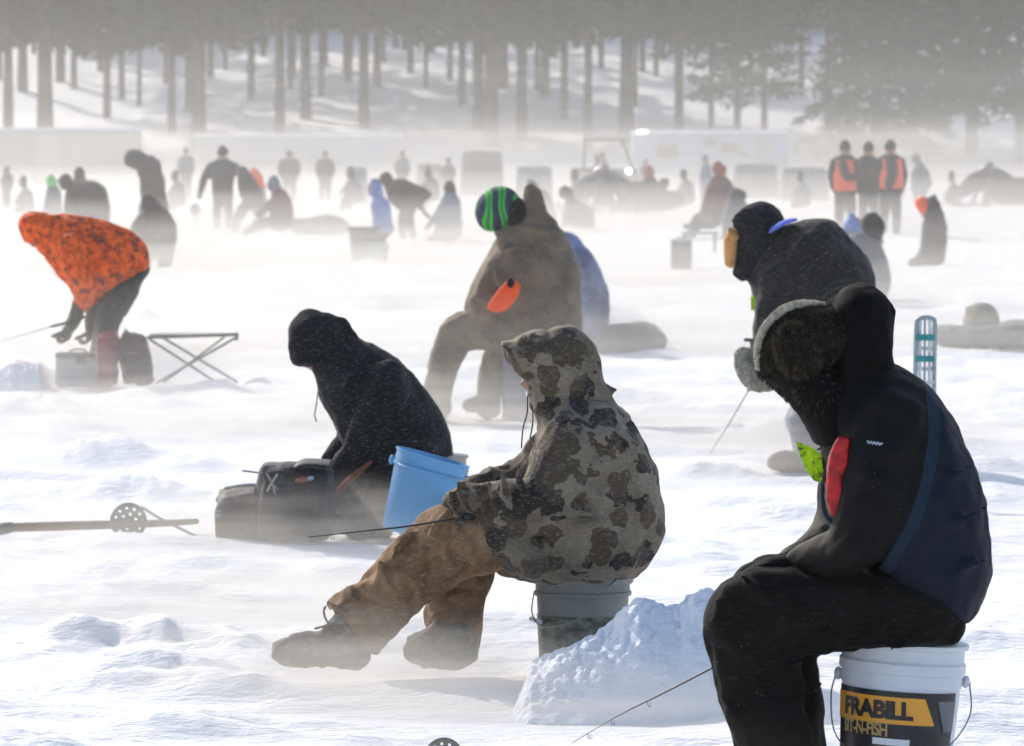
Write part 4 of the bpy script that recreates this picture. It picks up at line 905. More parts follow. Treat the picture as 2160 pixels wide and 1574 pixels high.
# N three with vests
VG = 'group of three standing people, two in orange vests'
def standing(label, D, cx, ht, bt, coat, trs, vest=None, w=1.0, g='people standing far off', lean=0, arm=None, hat=DGREY, legs=1.0):
    """upright figure: head top row ht, foot row bt"""
    fg = Fig(D); h = (bt-ht); k = h/225.0*w
    X = lambda dx, dy: (cx+dx*k+lean*(1-(dy/225.0)), ht+dy/225.0*h)
    def sec(dx0, dx1, y, ry): a_, b_ = X(dx0, y), X(dx1, y); return (a_[0], a_[1], b_[0], b_[1], ry)
    def nd(dx, y, r, dy=0): a_ = X(dx, y); return (a_[0], a_[1], r*k, dy)
    coatg = [fg.S([sec(-16, 16, 34, .08), sec(-27, 27, 44, .14), sec(-29, 29, 70, .17), sec(-27, 27, 100, .17), sec(-27, 27, 125, .17)], cap=.15)]
    arms = arm or [[nd(-25, 48, 9), nd(-32, 75, 9), nd(-30, 100, 8), nd(-24, 118, 7)], [nd(25, 48, 9), nd(32, 75, 9), nd(30, 100, 8), nd(24, 118, 7)]]
    coatg += [fg.T(t_) for t_ in arms]
    tr = [fg.T([nd(-13, 115, 13, .02), nd(-14, 165, 11.5), nd(-14, 210, 9.5)]), fg.T([nd(13, 115, 13, -.02), nd(14, 165, 11.5), nd(14, 210, 9.5)])]
    btg = [fg.T([nd(-12, 214, 9), nd(-20, 219, 7, -.06)]), fg.T([nd(14, 214, 9), nd(8, 219, 7, -.06)])]
    hx, hy = X(0, 18)
    gs = [('coat', coatg, coat, dict(wf=5, vox=.02)), ('trousers', tr, trs, dict(vox=.02)), ('boot', btg, DGREY, dict(vox=.02)),
          ('hat', [fg.S([sec(-8, 8, 2, .06), sec(-13, 13, 10, .11), sec(-14, 14, 20, .115)], cap=.4)], hat, dict(core=False, vox=.018))]
    r = person(label, D, gs, (cx, bt), head=head_geo(fg.p(hx, hy), V(-.8, .3, -.1)), vox=.02, group=g, wr=1.5, body_in=.025)
    if vest:
        y0, y1, x0, x1 = vest[:4]
        me = remesh(fg.S([sec(x0*.9, x1*.9, y0, .17), sec(x0, x1, (y0+y1)/2, .195), sec(x0, x1, y1, .195)], cap=.03), .016, 1)
        ob = put('vest', me, vest[4], r)
    return r, fg, X
VOR = fabric('orange_safety_vest', (.95, .17, .07), vary=.1)
r, fg, X = standing('person in orange safety vest standing leftmost of the three', 99, 1783, 296, 500, DGREY, DGREY, vest=(46, 118, -29, 27, VOR), g=VG)
put('sleeve', remesh(fg.T([(1776, 345, 10, -.17), (1786, 372, 9, -.24), (1806, 374, 7, -.24)]), .015, 1), DGREY, r)
standing('dark clad person without vest standing between the two in orange vests', 99.6, 1832, 298, 500, DGREY, GREYF, g=VG, w=.95)
r, fg, X = standing('person in open orange safety vest standing rightmost of the three', 98.6, 1878, 295, 502, DGREY, DGREY, vest=(44, 112, -27, 31, VOR), g=VG)
put('sleeve', remesh(join(fg.T([(1878, 335, 12, -.17), (1882, 365, 12, -.21), (1875, 392, 9, -.22)])), .015, 1), DGREY, r)
# O
P2('lone grey figure standing bent, to the right of the orange vests', 150, (1940, 432), [
    ('coat', GREYF, [[(1932, 343, 1946, 343, .12), (1924, 358, 1955, 355, .2), (1920, 385, 1962, 385, .25), (1922, 405, 1958, 405, .22)]], [[(1955, 360, 5), (1964, 390, 4)]]),
    ('hat', GREYF, [[(1926, 325, 1938, 325, .08), (1923, 334, 1943, 334, .13), (1926, 344, 1942, 344, .1)]], []),
    ('trousers', GREYF, [], [[(1932, 400, 7), (1932, 428, 5)], [(1948, 400, 7), (1950, 428, 5)]])], (1932, 336, (-1, 0, -.2)), vox=.03)
# Q cluster
P2('person in dull red hat and coat sitting behind the small bench', 97, (1500, 505), [
    ('coat', fabric('dull_rose_coat', (.16, .08, .075)), [[(1502, 372, 1525, 366, .1), (1490, 395, 1545, 388, .2), (1480, 430, 1550, 425, .25), (1470, 462, 1545, 462, .26)]], []),
    ('hat', REDF, [[(1506, 344, 1522, 342, .08), (1502, 355, 1532, 353, .12), (1506, 368, 1532, 366, .1)]], []),
    ('trousers', DGREY, [], [[(1510, 460, 20), (1475, 465, 16), (1462, 490, 12), (1458, 502, 10)]])], (1516, 360, (-1, 0, -.2)))
P2('person in grey knitted hat sitting right of the dull red hat', 90, (1555, 515), [
    ('coat', GREYF, [[(1535, 425, 1570, 422, .12), (1528, 445, 1578, 440, .2), (1522, 490, 1580, 490, .24), (1525, 510, 1578, 512, .22)]], []),
    ('hat', DGREY, [[(1545, 397, 1558, 396, .08), (1536, 410, 1574, 408, .13), (1540, 426, 1572, 424, .11)]], [])], (1556, 414, (-1, 0, -.2)))
P2('faint pale blue figure standing behind the dull red hat', 140, (1488, 440), [
    ('coat', SLATE, [[(1482, 345, 1496, 345, .1), (1476, 365, 1502, 362, .2), (1476, 400, 1502, 400, .2)]], []),
    ('hat', GREYF, [[(1482, 328, 1494, 328, .08), (1480, 338, 1497, 338, .12)]], []),
    ('trousers', GREYF, [], [[(1483, 400, 6), (1483, 436, 5)], [(1495, 400, 6), (1496, 436, 5)]])], (1488, 338, (-1, 0, 0)), vox=.03)
# bench and box
w_ = Fig(84); ob_ = w_.p(1465, 530); ob_[2] = 0
Ew = empty('bench', ob_); tag(Ew, 'low pale bench on the snow left of the person in the charcoal coat', 'bench')
h_ = w_.p(1465, 492)[2]
solid('seat', join(box(V(ob_[0]+.08, ob_[1], h_), (.27, .17, .02), bev=.008), box(V(ob_[0]+.08, ob_[1]+.12, h_+.10), (.24, .02, .04), bev=.008)), plain('frosty_board', (.38, .37, .36), .7), Ew)
for sx in (-.15, .3):
    for sy in (-.12, .12): solid('leg', tube([V(ob_[0]+sx, ob_[1]+sy, h_), V(ob_[0]+sx, ob_[1]+sy, 0.0)], .02, sub=1), GPL, Ew)
w2 = Fig(74); c0 = w2.p(1437, 545); c0[2] = w2.p(1437, 512)[2]/2
Ew2 = empty('tackle_box', V(c0[0], c0[1], 0)); tag(Ew2, 'grey tackle box standing in front of the low pale bench', 'box')
solid('body', box(c0, (.135, .12, c0[2]), bev=.02), fabric('frosted_grey', (.14, .135, .125), frost=.3), Ew2); solid('lid', box(c0+V(0, 0, c0[2]+.02), (.142, .127, .02), bev=.012), GPL, Ew2)
solid('carry_handle', tube([c0+V(-.06, 0, c0[2]+.04), c0+V(-.04, 0, c0[2]+.065), c0+V(.04, 0, c0[2]+.065), c0+V(.06, 0, c0[2]+.04)], .007), CHARF, Ew2)
# T
P2('grey hooded person kneeling just right of the green beanie', 107, (1215, 490), [
    ('coat', DBROWN, [[(1195, 418, 1212, 414, .12), (1190, 430, 1225, 425, .2), (1186, 455, 1250, 440, .25), (1184, 480, 1256, 476, .28)]], []),
    ('hood', DBROWN, [[(1184, 394, 1198, 392, .08), (1178, 405, 1208, 402, .13), (1182, 418, 1212, 414, .13)]], [])], (1194, 406, (-1, 0, -.2)))
P2('grey hooded figure sitting directly behind the green beanie', 120, (1150, 485), [
    ('coat', DBROWN, [[(1110, 398, 1138, 394, .12), (1100, 425, 1162, 415, .22), (1098, 465, 1176, 460, .28)]], []),
    ('hood', DBROWN, [[(1114, 380, 1126, 379, .08), (1108, 392, 1138, 390, .13)]], [])], (1122, 394, (-1, 0, -.2)))
# U blue
P2('person in slate blue coat sitting with one arm reaching left', 94, (945, 512), [
    ('coat', SLATE, [[(938, 408, 962, 408, .12), (928, 425, 972, 425, .2), (920, 450, 975, 450, .22), (916, 485, 975, 485, .24), (918, 500, 972, 500, .22)]], [[(930, 440, 8, -.1), (915, 462, 7, -.12), (900, 482, 5, -.12)]]),
    ('hat', DGREY, [[(942, 382, 956, 382, .08), (936, 393, 962, 392, .12), (938, 408, 962, 408, .1)]], []),
    ('trousers', GREYF, [], [[(950, 500, 14), (920, 500, 11), (905, 508, 9)]])], (950, 398, (-.9, 0, -.2)))
# V bending
P2('person in dark brown coat standing bent over to the right of the pale hood', 96, (860, 505), [
    ('coat', DBROWN, [[(812, 400, 822, 380, .1), (820, 425, 848, 377, .18), (835, 440, 872, 384, .22), (852, 442, 895, 395, .22), (868, 442, 910, 408, .2)]], [[(880, 425, 8, -.15), (895, 448, 6, -.15), (908, 460, 4, -.15)]]),
    ('hood', DBROWN, [[(800, 376, 812, 395, .08), (804, 366, 822, 392, .12), (814, 362, 832, 380, .1)]], []),
    ('trousers', DGREY, [], [[(860, 435, 15, .1), (850, 465, 11, .1), (850, 498, 9, .1)], [(865, 435, 15, -.1), (862, 465, 11, -.1), (872, 498, 9, -.1)]])], (812, 378, (-.6, 0, -.7)))
# W
P2('person in pale blue jacket with red trim leaning on the brown bin', 79.5, (790, 552), [
    ('jacket', WBLUE, [[(785, 415, 808, 412, .1), (782, 435, 822, 430, .18), (786, 465, 828, 460, .2), (792, 490, 832, 485, .2)]], [[(790, 430, 9, -.12), (792, 455, 8, -.16), (790, 475, 7, -.16)]]),
    ('hood', BLUEF, [[(782, 380, 798, 378, .08), (777, 393, 806, 392, .13), (778, 412, 810, 410, .13)]], []),
    ('trousers', DGREY, [], [[(815, 480, 17), (800, 500, 15), (805, 535, 12)]])], (790, 398, (-1, 0, -.3)))
wv_ = Fig(79); c0 = wv_.p(768, 545); c0[2] = 0
Ew3 = empty('bin', c0); tag(Ew3, 'dark brown tapered bin under the elbows of the pale blue jacket', 'bin')
hh = wv_.p(768, 480)[2]
o = solid('body', lathe([(.12, .003), (.16, 0), (.165, .01), (.215, hh-.03), (.225, hh-.025), (.225, hh), (.21, hh), (.205, hh-.03), (.1, hh-.04)], c0, 36), fabric('brown_bin', (.07, .055, .045), frost=.15), Ew3, smooth=True)
solid('rim', lathe([(.222, hh-.04), (.235, hh-.035), (.235, hh+.005), (.222, hh+.008)], c0, 36), DBROWN, Ew3, smooth=True)
small_bucket('small green bucket right of the brown bin', 800, 78.4, 512, .13, plain('green_plastic', (.12, .36, .20), .5, trans=.2))
# Y and neighbours
r, fg, X = standing('broad dark figure standing with arms held away from the body, left of the orange hood', 104, 470, 308, 492, DGREY, DGREY, w=1.05, g='people standing far off', arm=[[(445, 350, 9, 0), (432, 375, 9, 0), (425, 400, 7, 0), (420, 418, 6, -.02)], [(495, 350, 9, 0), (510, 372, 9, 0), (520, 395, 8, -.02), (530, 415, 7, -.04)]])
P2('dark figure walking bent forward beside the broad dark figure', 103, (525, 492), [
    ('coat', DGREY, [[(500, 355, 518, 352, .1), (498, 380, 535, 372, .18), (505, 410, 552, 402, .2), (515, 430, 560, 428, .2)]], []),
    ('trousers', DGREY, [], [[(525, 425, 14), (505, 455, 11), (495, 485, 8)], [(545, 425, 14), (550, 455, 11), (552, 485, 8)]])], None)
P2('person in bright orange hood behind the dark walking figure', 112, (545, 478), [
    ('coat', GREYF, [[(530, 385, 556, 395, .12), (528, 410, 562, 410, .2), (530, 450, 565, 450, .2)]], []),
    ('hood', ORANGEF, [[(528, 353, 536, 352, .06), (526, 366, 548, 362, .12), (534, 382, 556, 378, .13), (546, 398, 562, 396, .1)]], [])], (538, 372, (-1, 0, -.2)))
P2('person in blue knitted hat and maroon coat sitting beside the dark pair', 100, (590, 498), [
    ('coat', MAROON, [[(572, 400, 592, 396, .1), (570, 418, 608, 410, .18), (568, 445, 619, 438, .22), (570, 478, 617, 478, .24)]], [[(580, 420, 9, -.1), (560, 440, 8, -.12), (545, 455, 7, -.12)]]),
    ('hat', SLATE, [[(572, 372, 582, 371, .06), (563, 386, 592, 383, .12), (566, 400, 594, 397, .12)]], []),
    ('trousers', DBROWN, [], [[(595, 475, 14), (555, 470, 12), (520, 490, 10)]])], (577, 390, (-1, 0, -.2)))
o, _ = gear_bag('dark low sled load of gear lying right of the maroon coat', [(618, 462, 618, 490, .2), (650, 460, 650, 494, .3), (690, 453, 690, 495, .3), (720, 460, 722, 492, .25), (738, 474, 738, 488, .15)], 101, GREYF, base=(675, 496), vox=.03, group='gear bags lying on the snow')
wrk = Fig(110)
Ea = empty('ice_auger', V(wrk.p(412, 480)[0], 110, 0)); tag(Ea, 'ice auger with round grey head standing left of the broad dark figure', 'auger')
solid('motor_head', join(ellipsoid(wrk.p(412, 441), (.095, .09, .11)), tube([wrk.p(400, 447), wrk.p(424, 447)], .02)), GREYF, Ea, smooth=True)
gsp = [wrk.p(412, 446)+V(.05*math.cos(t), .05*math.sin(t), -t*.0145) for t in np.linspace(0, 24, 60)]
solid('drill_screw', join(tube([wrk.p(412, 448), V(wrk.p(412, 480)[0], 110, 0)], .02, sub=1), tube(gsp, .014, n=6, sub=1)), STEEL, Ea)
# AC, AD
r = P2('tall dark hooded figure standing with head bowed, left of the broad dark figure', 92, (320, 515), [
    ('coat', DBROWN, [[(282, 352, 322, 328, .14), (291, 370, 338, 342, .2), (295, 395, 346, 372, .24), (296, 420, 350, 410, .25), (296, 455, 357, 448, .25)]], [[(318, 360, 12, -.18), (325, 400, 12, -.24), (305, 430, 10, -.26), (298, 445, 8, -.26)]]),
    ('hood', DGREY, [[(262, 344, 274, 354, .05), (262, 330, 288, 360, .11), (274, 316, 306, 364, .14), (292, 316, 326, 356, .14), (306, 324, 334, 352, .12)]], []),
    ('trousers', DGREY, [], [[(318, 445, 17), (315, 480, 14), (312, 510, 11)], [(338, 445, 15, .1), (340, 480, 13, .1), (342, 510, 11, .1)]])], (290, 336, (-.85, 0, -.5)))
P2('person in dark brown coat sitting in front of the bowed hooded figure', 74, (325, 568), [
    ('coat', DBROWN, [[(300, 440, 340, 432, .12), (288, 455, 356, 448, .2), (275, 480, 370, 470, .26), (275, 505, 373, 505, .28), (285, 530, 370, 530, .26)]], []),
    ('hood', DBROWN, [[(300, 412, 318, 408, .08), (296, 425, 334, 422, .13), (298, 442, 340, 438, .13)]], []),
    ('trousers', DBROWN, [], [[(345, 525, 22), (310, 530, 19), (305, 560, 14)], [(350, 530, 20, .1), (345, 560, 16, .1)]])], (316, 428, (-1, 0, -.2)))
# AE group
P2('round dark brown back of a person hunched behind the orange jacket', 88, (180, 528), [
    ('coat', DBROWN, [[(140, 400, 175, 382, .15), (135, 425, 208, 382, .25), (135, 450, 226, 405, .3), (140, 485, 232, 450, .3), (150, 510, 230, 490, .28)]], []),
    ('hood', DBROWN, [[(126, 372, 145, 367, .08), (122, 384, 155, 380, .13), (130, 398, 160, 394, .12)]], [])], (138, 384, (-1, 0, -.2)))
P2('person in small dark hat standing behind the hunched brown back', 100, (168, 500), [
    ('coat', DGREY, [[(152, 378, 185, 378, .12), (148, 400, 190, 400, .18), (150, 440, 190, 440, .2), (152, 480, 190, 480, .2)]], []),
    ('hat', DGREY, [[(160, 354, 174, 354, .08), (156, 366, 179, 366, .12), (158, 378, 178, 378, .1)]], [])], (167, 370, (-1, 0, -.2)))
P2('person in green hat and pale coat left of the hunched brown back', 105, (110, 490), [
    ('coat', GREYF, [[(100, 395, 125, 395, .12), (95, 420, 130, 415, .2), (88, 455, 132, 455, .22)]], []),
    ('hat', fabric('bright_green_knit', (.12, .55, .12)), [[(100, 370, 112, 370, .08), (97, 382, 120, 382, .12), (100, 392, 122, 392, .1)]], [])], (110, 386, (-1, 0, -.2)))
# K right bag pile
o, _ = gear_bag('round grey brown pack on top of a low gear pile at the right', [(2036, 650, 2036, 690, .1), (2050, 644, 2050, 712, .2), (2080, 640, 2080, 716, .22), (2100, 655, 2104, 716, .18)], 46.2, fabric('grey_brown_pack', (.11, .095, .07), frost=.25), base=(2070, 716), vox=.02, group='gear bags lying on the snow')
o, _ = gear_bag('long low sled load under the round pack at the right edge', [(1965, 690, 1965, 726, .15), (2000, 686, 2000, 732, .25), (2090, 688, 2090, 735, .3), (2140, 676, 2140, 734, .3), (2200, 680, 2200, 730, .25)], 45.5, fabric('grey_canvas', (.12, .13, .14), frost=.3, vary=.5), base=(2080, 732), vox=.02, group='gear bags lying on the snow')
# far faint people
for lb_, D_, cx_, hy_, by_, m_ in (('faint seated figure between the middle trailer people and the pale hood', 135, 742, 352, 445, GREYF), ('faint seated figure right of the bent brown coat', 140, 905, 350, 440, DGREY), ('faint crouching figure left of the two snowmobile riders', 138, 1215, 358, 445, GREYF),
    ('faint seated figure between the camper and the dull red hat', 142, 1445, 356, 440, GREYF), ('faint seated figure at the far left beside the green hat', 130, 52, 372, 450, GREYF), ('faint crouching figure left of the leftmost orange vest', 140, 1690, 360, 440, GREYF), ('faint seated figure just right of the bowed hooded figure', 138, 372, 360, 442, DGREY), ('faint hunched figure left of the right edge snowmobile', 150, 2010, 362, 432, GREYF)):
    k_f = (by_-hy_)/90
    P2(lb_, D_, (cx_, by_), [('coat', m_, [[(cx_-6*k_f, hy_+26, cx_+10*k_f, hy_+25, .13), (cx_-14*k_f, hy_+38, cx_+20*k_f, hy_+36, .22), (cx_-16*k_f, hy_+62, cx_+24*k_f, hy_+62, .28)]], [[(cx_-10*k_f, hy_+40, 5, -.1), (cx_-20*k_f, hy_+52, 4, -.15), (cx_-26*k_f, hy_+60, 3, -.15)]]),
       ('hat', DGREY, [[(cx_-9*k_f, hy_, cx_+3*k_f, hy_, .08), (cx_-12*k_f, hy_+11, cx_+6*k_f, hy_+11, .13), (cx_-9*k_f, hy_+24, cx_+6*k_f, hy_+24, .1)]], []),
       ('trousers', DGREY, [], [[(cx_+15*k_f, hy_+64, 10), (cx_-12*k_f, hy_+66, 9), (cx_-20*k_f, by_-4, 6)], [(cx_+15*k_f, hy_+64, 10, .15), (cx_-4*k_f, hy_+70, 9, .15), (cx_-6*k_f, by_-4, 6, .15)]])], (cx_-4, hy_+13, (-1, 0, -.2)), vox=.035, group='faint people in the blowing snow')
FG = 'faint people in the blowing snow'
for n_, (lb, cx, ht, D, mt_, w) in enumerate((
        ('faint grey figure at the left edge under the long trailer', 14, 352, 140, GREYF, .9), ('faint figure standing left of the broad dark figure', 392, 312, 165, GREYF, 1),
        ('faint wide figure standing under the middle trailer, left one', 610, 318, 160, DGREY, 1.3), ('faint figure with raised elbow under the middle trailer, right one', 686, 318, 160, DGREY, 1.1),
        ('faint narrow figure standing above the bent brown coat', 849, 317, 165, GREYF, .9), ('faint figure standing behind the slate blue coat', 946, 332, 160, GREYF, 1),
        ('faint figure with slate top by the camper door', 1362, 335, 165, SLATE, .9))):
    D = float(D); bt = 300+1.65*F/D; sc = (bt-ht)
    standing(lb, D, cx, ht, bt, mt_, DGREY, g=FG, w=w)
# snowmobile cluster
def snowmobile(label, px, D, L=2.7, mat=DGREY, rider=None, group='snow machines'):
    fg = Fig(D); c = at(px, 400, D); c[2] = 0; e_ = empty('snowmobile', c); tag(e_, label, 'snowmobile', group)
    X = lambda x, y, z: c+V(x*L/2.7, y, z)
    solid('hood', join(tube([X(-1.1, 0, .38), X(-.75, 0, .62), X(-.3, 0, .72), X(.05, 0, .62)], [.16, .27, .30, .22], n=14)), mat, e_, smooth=True)
    solid('windshield', tube([X(-.55, 0, .85), X(-.38, 0, 1.08)], [.16, .10], n=12, sub=2), plain('smoky_screen', (.08, .08, .09), .2), e_, smooth=True)
    solid('seat', join(box(X(.5, 0, .62), (.55, .16, .12), bev=.05), box(X(1.0, 0, .72), (.1, .15, .1), bev=.04)), RUB, e_)
    solid('track', tube([X(-.2, 0, .18), X(.4, 0, .17), X(1.1, 0, .2), X(1.35, 0, .36), X(1.0, 0, .42), X(.0, 0, .4)], .13, n=10), RUB, e_, smooth=True)
    for s_ in (-1, 1):
        solid('ski', tube([X(-1.45, s_*.45, .22), X(-1.3, s_*.45, .05), X(-.8, s_*.45, .03), X(-.4, s_*.45, .05)], .045, n=8), mat, e_, smooth=True)
        solid('ski_strut', tube([X(-.85, s_*.45, .05), X(-.7, s_*.2, .45)], .03), STEEL, e_)
    solid('handlebar', tube([X(-.25, -.35, 1.0), X(-.35, 0, .95), X(-.25, .35, 1.0)], .018), RUB, e_)
    return e_, fg
snowmobile('grey snowmobile with two riders, left of the small utility vehicle', 1310, 131, mat=fabric('grey_cowl', (.10, .10, .10)))
P2('dark rider sitting on the snowmobile, left one', 130.5, (1275, 452), [
    ('coat', DGREY, [[(1262, 378, 1286, 376, .14), (1254, 392, 1294, 390, .22), (1252, 425, 1296, 425, .25)]], []),
    ('hat', DGREY, [[(1266, 356, 1280, 356, .09), (1263, 366, 1284, 366, .13), (1264, 378, 1284, 378, .11)]], []),
    ('trousers', DGREY, [], [[(1280, 425, 12), (1256, 432, 10), (1252, 450, 7)]])], (1273, 368, (-1, 0, 0)), vox=.03)
P2('rider in faded red hat sitting on the snowmobile, right one', 130.8, (1372, 452), [
    ('coat', DBROWN, [[(1356, 378, 1384, 376, .14), (1350, 392, 1392, 390, .22), (1346, 425, 1392, 425, .25)]], []),
    ('hat', REDF, [[(1360, 350, 1374, 350, .09), (1356, 361, 1380, 361, .13), (1358, 376, 1380, 376, .11)]], []),
    ('trousers', DGREY, [], [[(1378, 425, 12), (1352, 432, 10), (1346, 450, 7)]])], (1368, 364, (-1, 0, 0)), vox=.03)
# right edge cluster
snowmobile('dark snowmobile in the haze at the right edge', 2120, 146)
P2('hunched rider on the dark snowmobile at the right edge', 145.5, (2105, 435), [
    ('coat', DBROWN, [[(2090, 372, 2115, 370, .16), (2080, 388, 2128, 386, .26), (2072, 415, 2135, 415, .3)]], []),
    ('hat', DGREY, [[(2094, 355, 2106, 355, .09), (2090, 364, 2112, 364, .13), (2092, 373, 2112, 373, .11)]], []),
    ('trousers', DGREY, [], [[(2110, 412, 12), (2085, 418, 10), (2078, 432, 7)]])], (2101, 366, (-1, 0, 0)), vox=.03)
# utility vehicle with canopy and a lit headlamp
uv = Fig(172); c = at(1290, 400, 172); c[2] = 0
Eu = empty('utility_vehicle', c); tag(Eu, 'small utility vehicle with roll bar canopy and one lit headlamp', 'utility vehicle')
X = lambda x, y, z: c+V(x, y, z)
solid('body', join(box(X(-.5, 0, .62), (.75, .65, .25), bev=.08), box(X(.45, 0, .62), (.35, .62, .22), bev=.1), box(X(-.1, 0, .5), (1.0, .5, .12), bev=.05)), fabric('vehicle_grey', (.13, .13, .12)), Eu)
solid('roof', box(X(-.15, 0, 1.72), (.72, .62, .035), bev=.03), fabric('canopy_dark', (.07, .07, .07)), Eu)
for s_ in (-1, 1):
    solid('roll_bar', tube([X(.65, s_*.58, .8), X(.42, s_*.58, 1.45), X(.3, s_*.58, 1.7)], .03), DGREY, Eu); solid('roll_bar', tube([X(-.85, s_*.58, .8), X(-.8, s_*.58, 1.7)], .03), DGREY, Eu)
    for x in (-.75, .6):
        w_r = solid('wheel', lathe([(.1, -.11), (.26, -.11), (.3, -.06), (.3, .06), (.26, .11), (.1, .11)], X(x, s_*.62, .3), 24, np.array(Matrix.Rotation(PI/2, 3, 'X'))), RUB, Eu, smooth=True)
        solid('rim', lathe([(.02, -.115), (.15, -.12), (.15, .12), (.02, .115)], X(x, s_*.62, .3), 18, np.array(Matrix.Rotation(PI/2, 3, 'X'))), STEEL, w_r)
solid('seat', join(box(X(-.25, 0, .85), (.2, .5, .08), bev=.03), box(X(-.45, 0, 1.08), (.06, .5, .2), bev=.03)), RUB, Eu)
t = NT('lamp_and_glint_glow'); em = t.n('ShaderNodeEmission'); em.inputs[0].default_value = (1, .95, .82, 1); em.inputs[1].default_value = 6; t.l(em.outputs[0], t.out.inputs[0]); LAMP_GLINT = t.m  # emission for the vehicle headlamp and the camper's modelled sun glint
solid('headlight', ellipsoid(X(.5, -.66, .78), (.085, .03, .085)), LAMP_GLINT, Eu, smooth=True)
# UTV driver
P2('driver sitting in the small utility vehicle', 171.8, (1270, 418), [
    ('coat', GREYF, [[(1262, 336, 1278, 336, .14), (1257, 348, 1284, 348, .2), (1256, 372, 1284, 372, .22)]], []),
    ('hat', DGREY, [[(1265, 322, 1275, 322, .09), (1262, 330, 1279, 330, .13)]], [])], (1270, 331, (1, 0, 0)), vox=.03)
# ================================================================== terrain
HILL0 = 246.0
MOUNDS = []   # (x, y, half width, half depth, height)
def mound_px(px, pyb, hw, hp):
    Y = depth(pyb); s = scl(Y); MOUNDS.append((at(px, pyb, Y)[0], Y+.25, hw/s, .22+hw/s*.45, hp/s))
for q in ((240, 975, 115, 34), (395, 985, 80, 22), (255, 1050, 110, 34), (70, 1050, 70, 18), (470, 1020, 60, 16), (1505, 1012, 100, 34), (60, 1400, 90, 26), (150, 1385, 70, 30), (310, 1385, 50, 26), (440, 1380, 60, 30), (520, 1402, 80, 30),
          (730, 1225, 100, 26), (1660, 1100, 90, 34), (1560, 1120, 90, 20), (2110, 995, 60, 20), (50, 860, 120, 30), (130, 905, 80, 16), (440, 832, 80, 30), (330, 850, 80, 16), (60, 810, 60, 44), (20, 812, 50, 30), (560, 815, 50, 12), (400, 625, 90, 20), (600, 610, 60, 14),
          (290, 668, 35, 18), (800, 655, 90, 24), (880, 560, 50, 10), (400, 580, 40, 12), (820, 525, 40, 12), (1890, 600, 60, 12), (2100, 660, 90, 26), (1990, 700, 50, 14), (560, 540, 60, 10), (620, 505, 40, 12), (1700, 560, 60, 10), (2110, 830, 60, 14),
          (1500, 660, 90, 16), (1350, 630, 70, 12), (936, 1640, 200, -70), (936, 1590, 170, -45), (60, 1128, 90, -22), (180, 1126, 90, -22), (330, 1122, 80, -18), (1020, 1425, 90, -25), (900, 1432, 80, -18), (700, 1432, 110, -14), (300, 1130, 120, 16), (440, 1138, 80, 14), (1180, 900, 0.1, 0), (850, 900, 60, 16), (400, 1470, 180, 14), (1350, 1480, 160, 18)):
    mound_px(*q)
Rm = np.random.default_rng(5)
for k in range(300):
    Y = 1/(Rm.uniform(1/150, 1/14)); x = Rm.uniform(-.13, .13)*Y; w = Rm.uniform(.10, .32)*(1+Y/45); hh_ = Rm.uniform(.012, .035)*(1+Y/70); (MOUNDS.append((x, Y, w, w*.8, hh_)) if not (15.5 < Y < 20.5 and -.8 < x < .8) and not (22 < Y < 25 and -2.3 < x < 0) else None)
def ground_h(x, y):
    x = np.asarray(x, float); y = np.asarray(y, float)
    h = .030*fbm(x*.40, y*.8, None, 4, 3)+.010*fbm(x*1.4, y*5.0, None, 4, 8)
    r = fbm(x*.75+3, y*1.6, None, 4, 21); h = h+.09*np.clip(r-.13, 0, 1)+.06*np.clip(fbm(x*1.6, y*3.0+7, None, 4, 23)-.26, 0, 1); pt = np.clip(fbm(x*.45, y*.5, None, 2, 55)*3+.25, 0, 1); h = h+.011*fbm(x*5, y*10.0, None, 3, 27)*pt*np.clip(1.4-y/40, .25, 1); h = h*(1+.9*np.clip((y-24)/40, 0, 1))
    for mx, my, w, dpt, hh in MOUNDS:
        if hh == 0: continue
        m = (np.abs(x-mx) < 3*w) & (np.abs(y-my) < 3*dpt)
        if not m.any(): continue
        u = ((x[m]-mx)/w)**2; q = (y[m]-my)/dpt
        v_ = np.where(q < 0, (q*1.7)**2, (q*.8)**2)
        b_ = np.exp(-(u**1.4+v_))
        h[m] += hh*b_*(1+.35*fbm(x[m]*9, y[m]*9, None, 3, 31))
    far = np.clip((y-HILL0)/60, 0, 1); t_ = np.clip(y-HILL0, 0, None)
    h = h+far*far*(3-2*far)*0+np.minimum(t_*.14, 60+t_*.02)*(1+.0*x)+np.clip(t_/20, 0, 1)*(.9*fbm(x*.06, y*.05, None, 3, 40)+np.clip((x-8)*.03, 0, 2)*np.clip(t_/30, 0, 1))
    return h-.015
ys = [-60, -30, -12, -4, 1, 4, 6.5]
u0, u1 = 1/8.5, 1/246.0
ys += list(1/np.linspace(u0, u1, 900)); ys += list(np.linspace(248, 420, 110)); ys += list(np.linspace(440, 1500, 30))
un = np.concatenate([-np.linspace(1, 0, 26, endpoint=False)**2*3.0-.118, np.linspace(-.115, .115, 330), np.linspace(0, 1, 27)[1:]**2*3.0+.118])
YY = np.array(ys)[:, None]*np.ones_like(un)[None, :]; WW = np.maximum(np.abs(YY), 14); XX = un[None, :]*WW
ZZ = ground_h(XX.ravel(), YY.ravel()).reshape(XX.shape)
nr, nc = XX.shape; idx = np.arange(nr*nc).reshape(nr, nc)
vv = np.stack([XX.ravel(), YY.ravel(), ZZ.ravel()], 1); ff = np.stack([idx[:-1, :-1].ravel(), idx[:-1, 1:].ravel(), idx[1:, 1:].ravel(), idx[1:, :-1].ravel()], 1)
me = bpy.data.meshes.new('snow_ground'); me.vertices.add(len(vv)); me.vertices.foreach_set('co', vv.astype(np.float32).ravel())
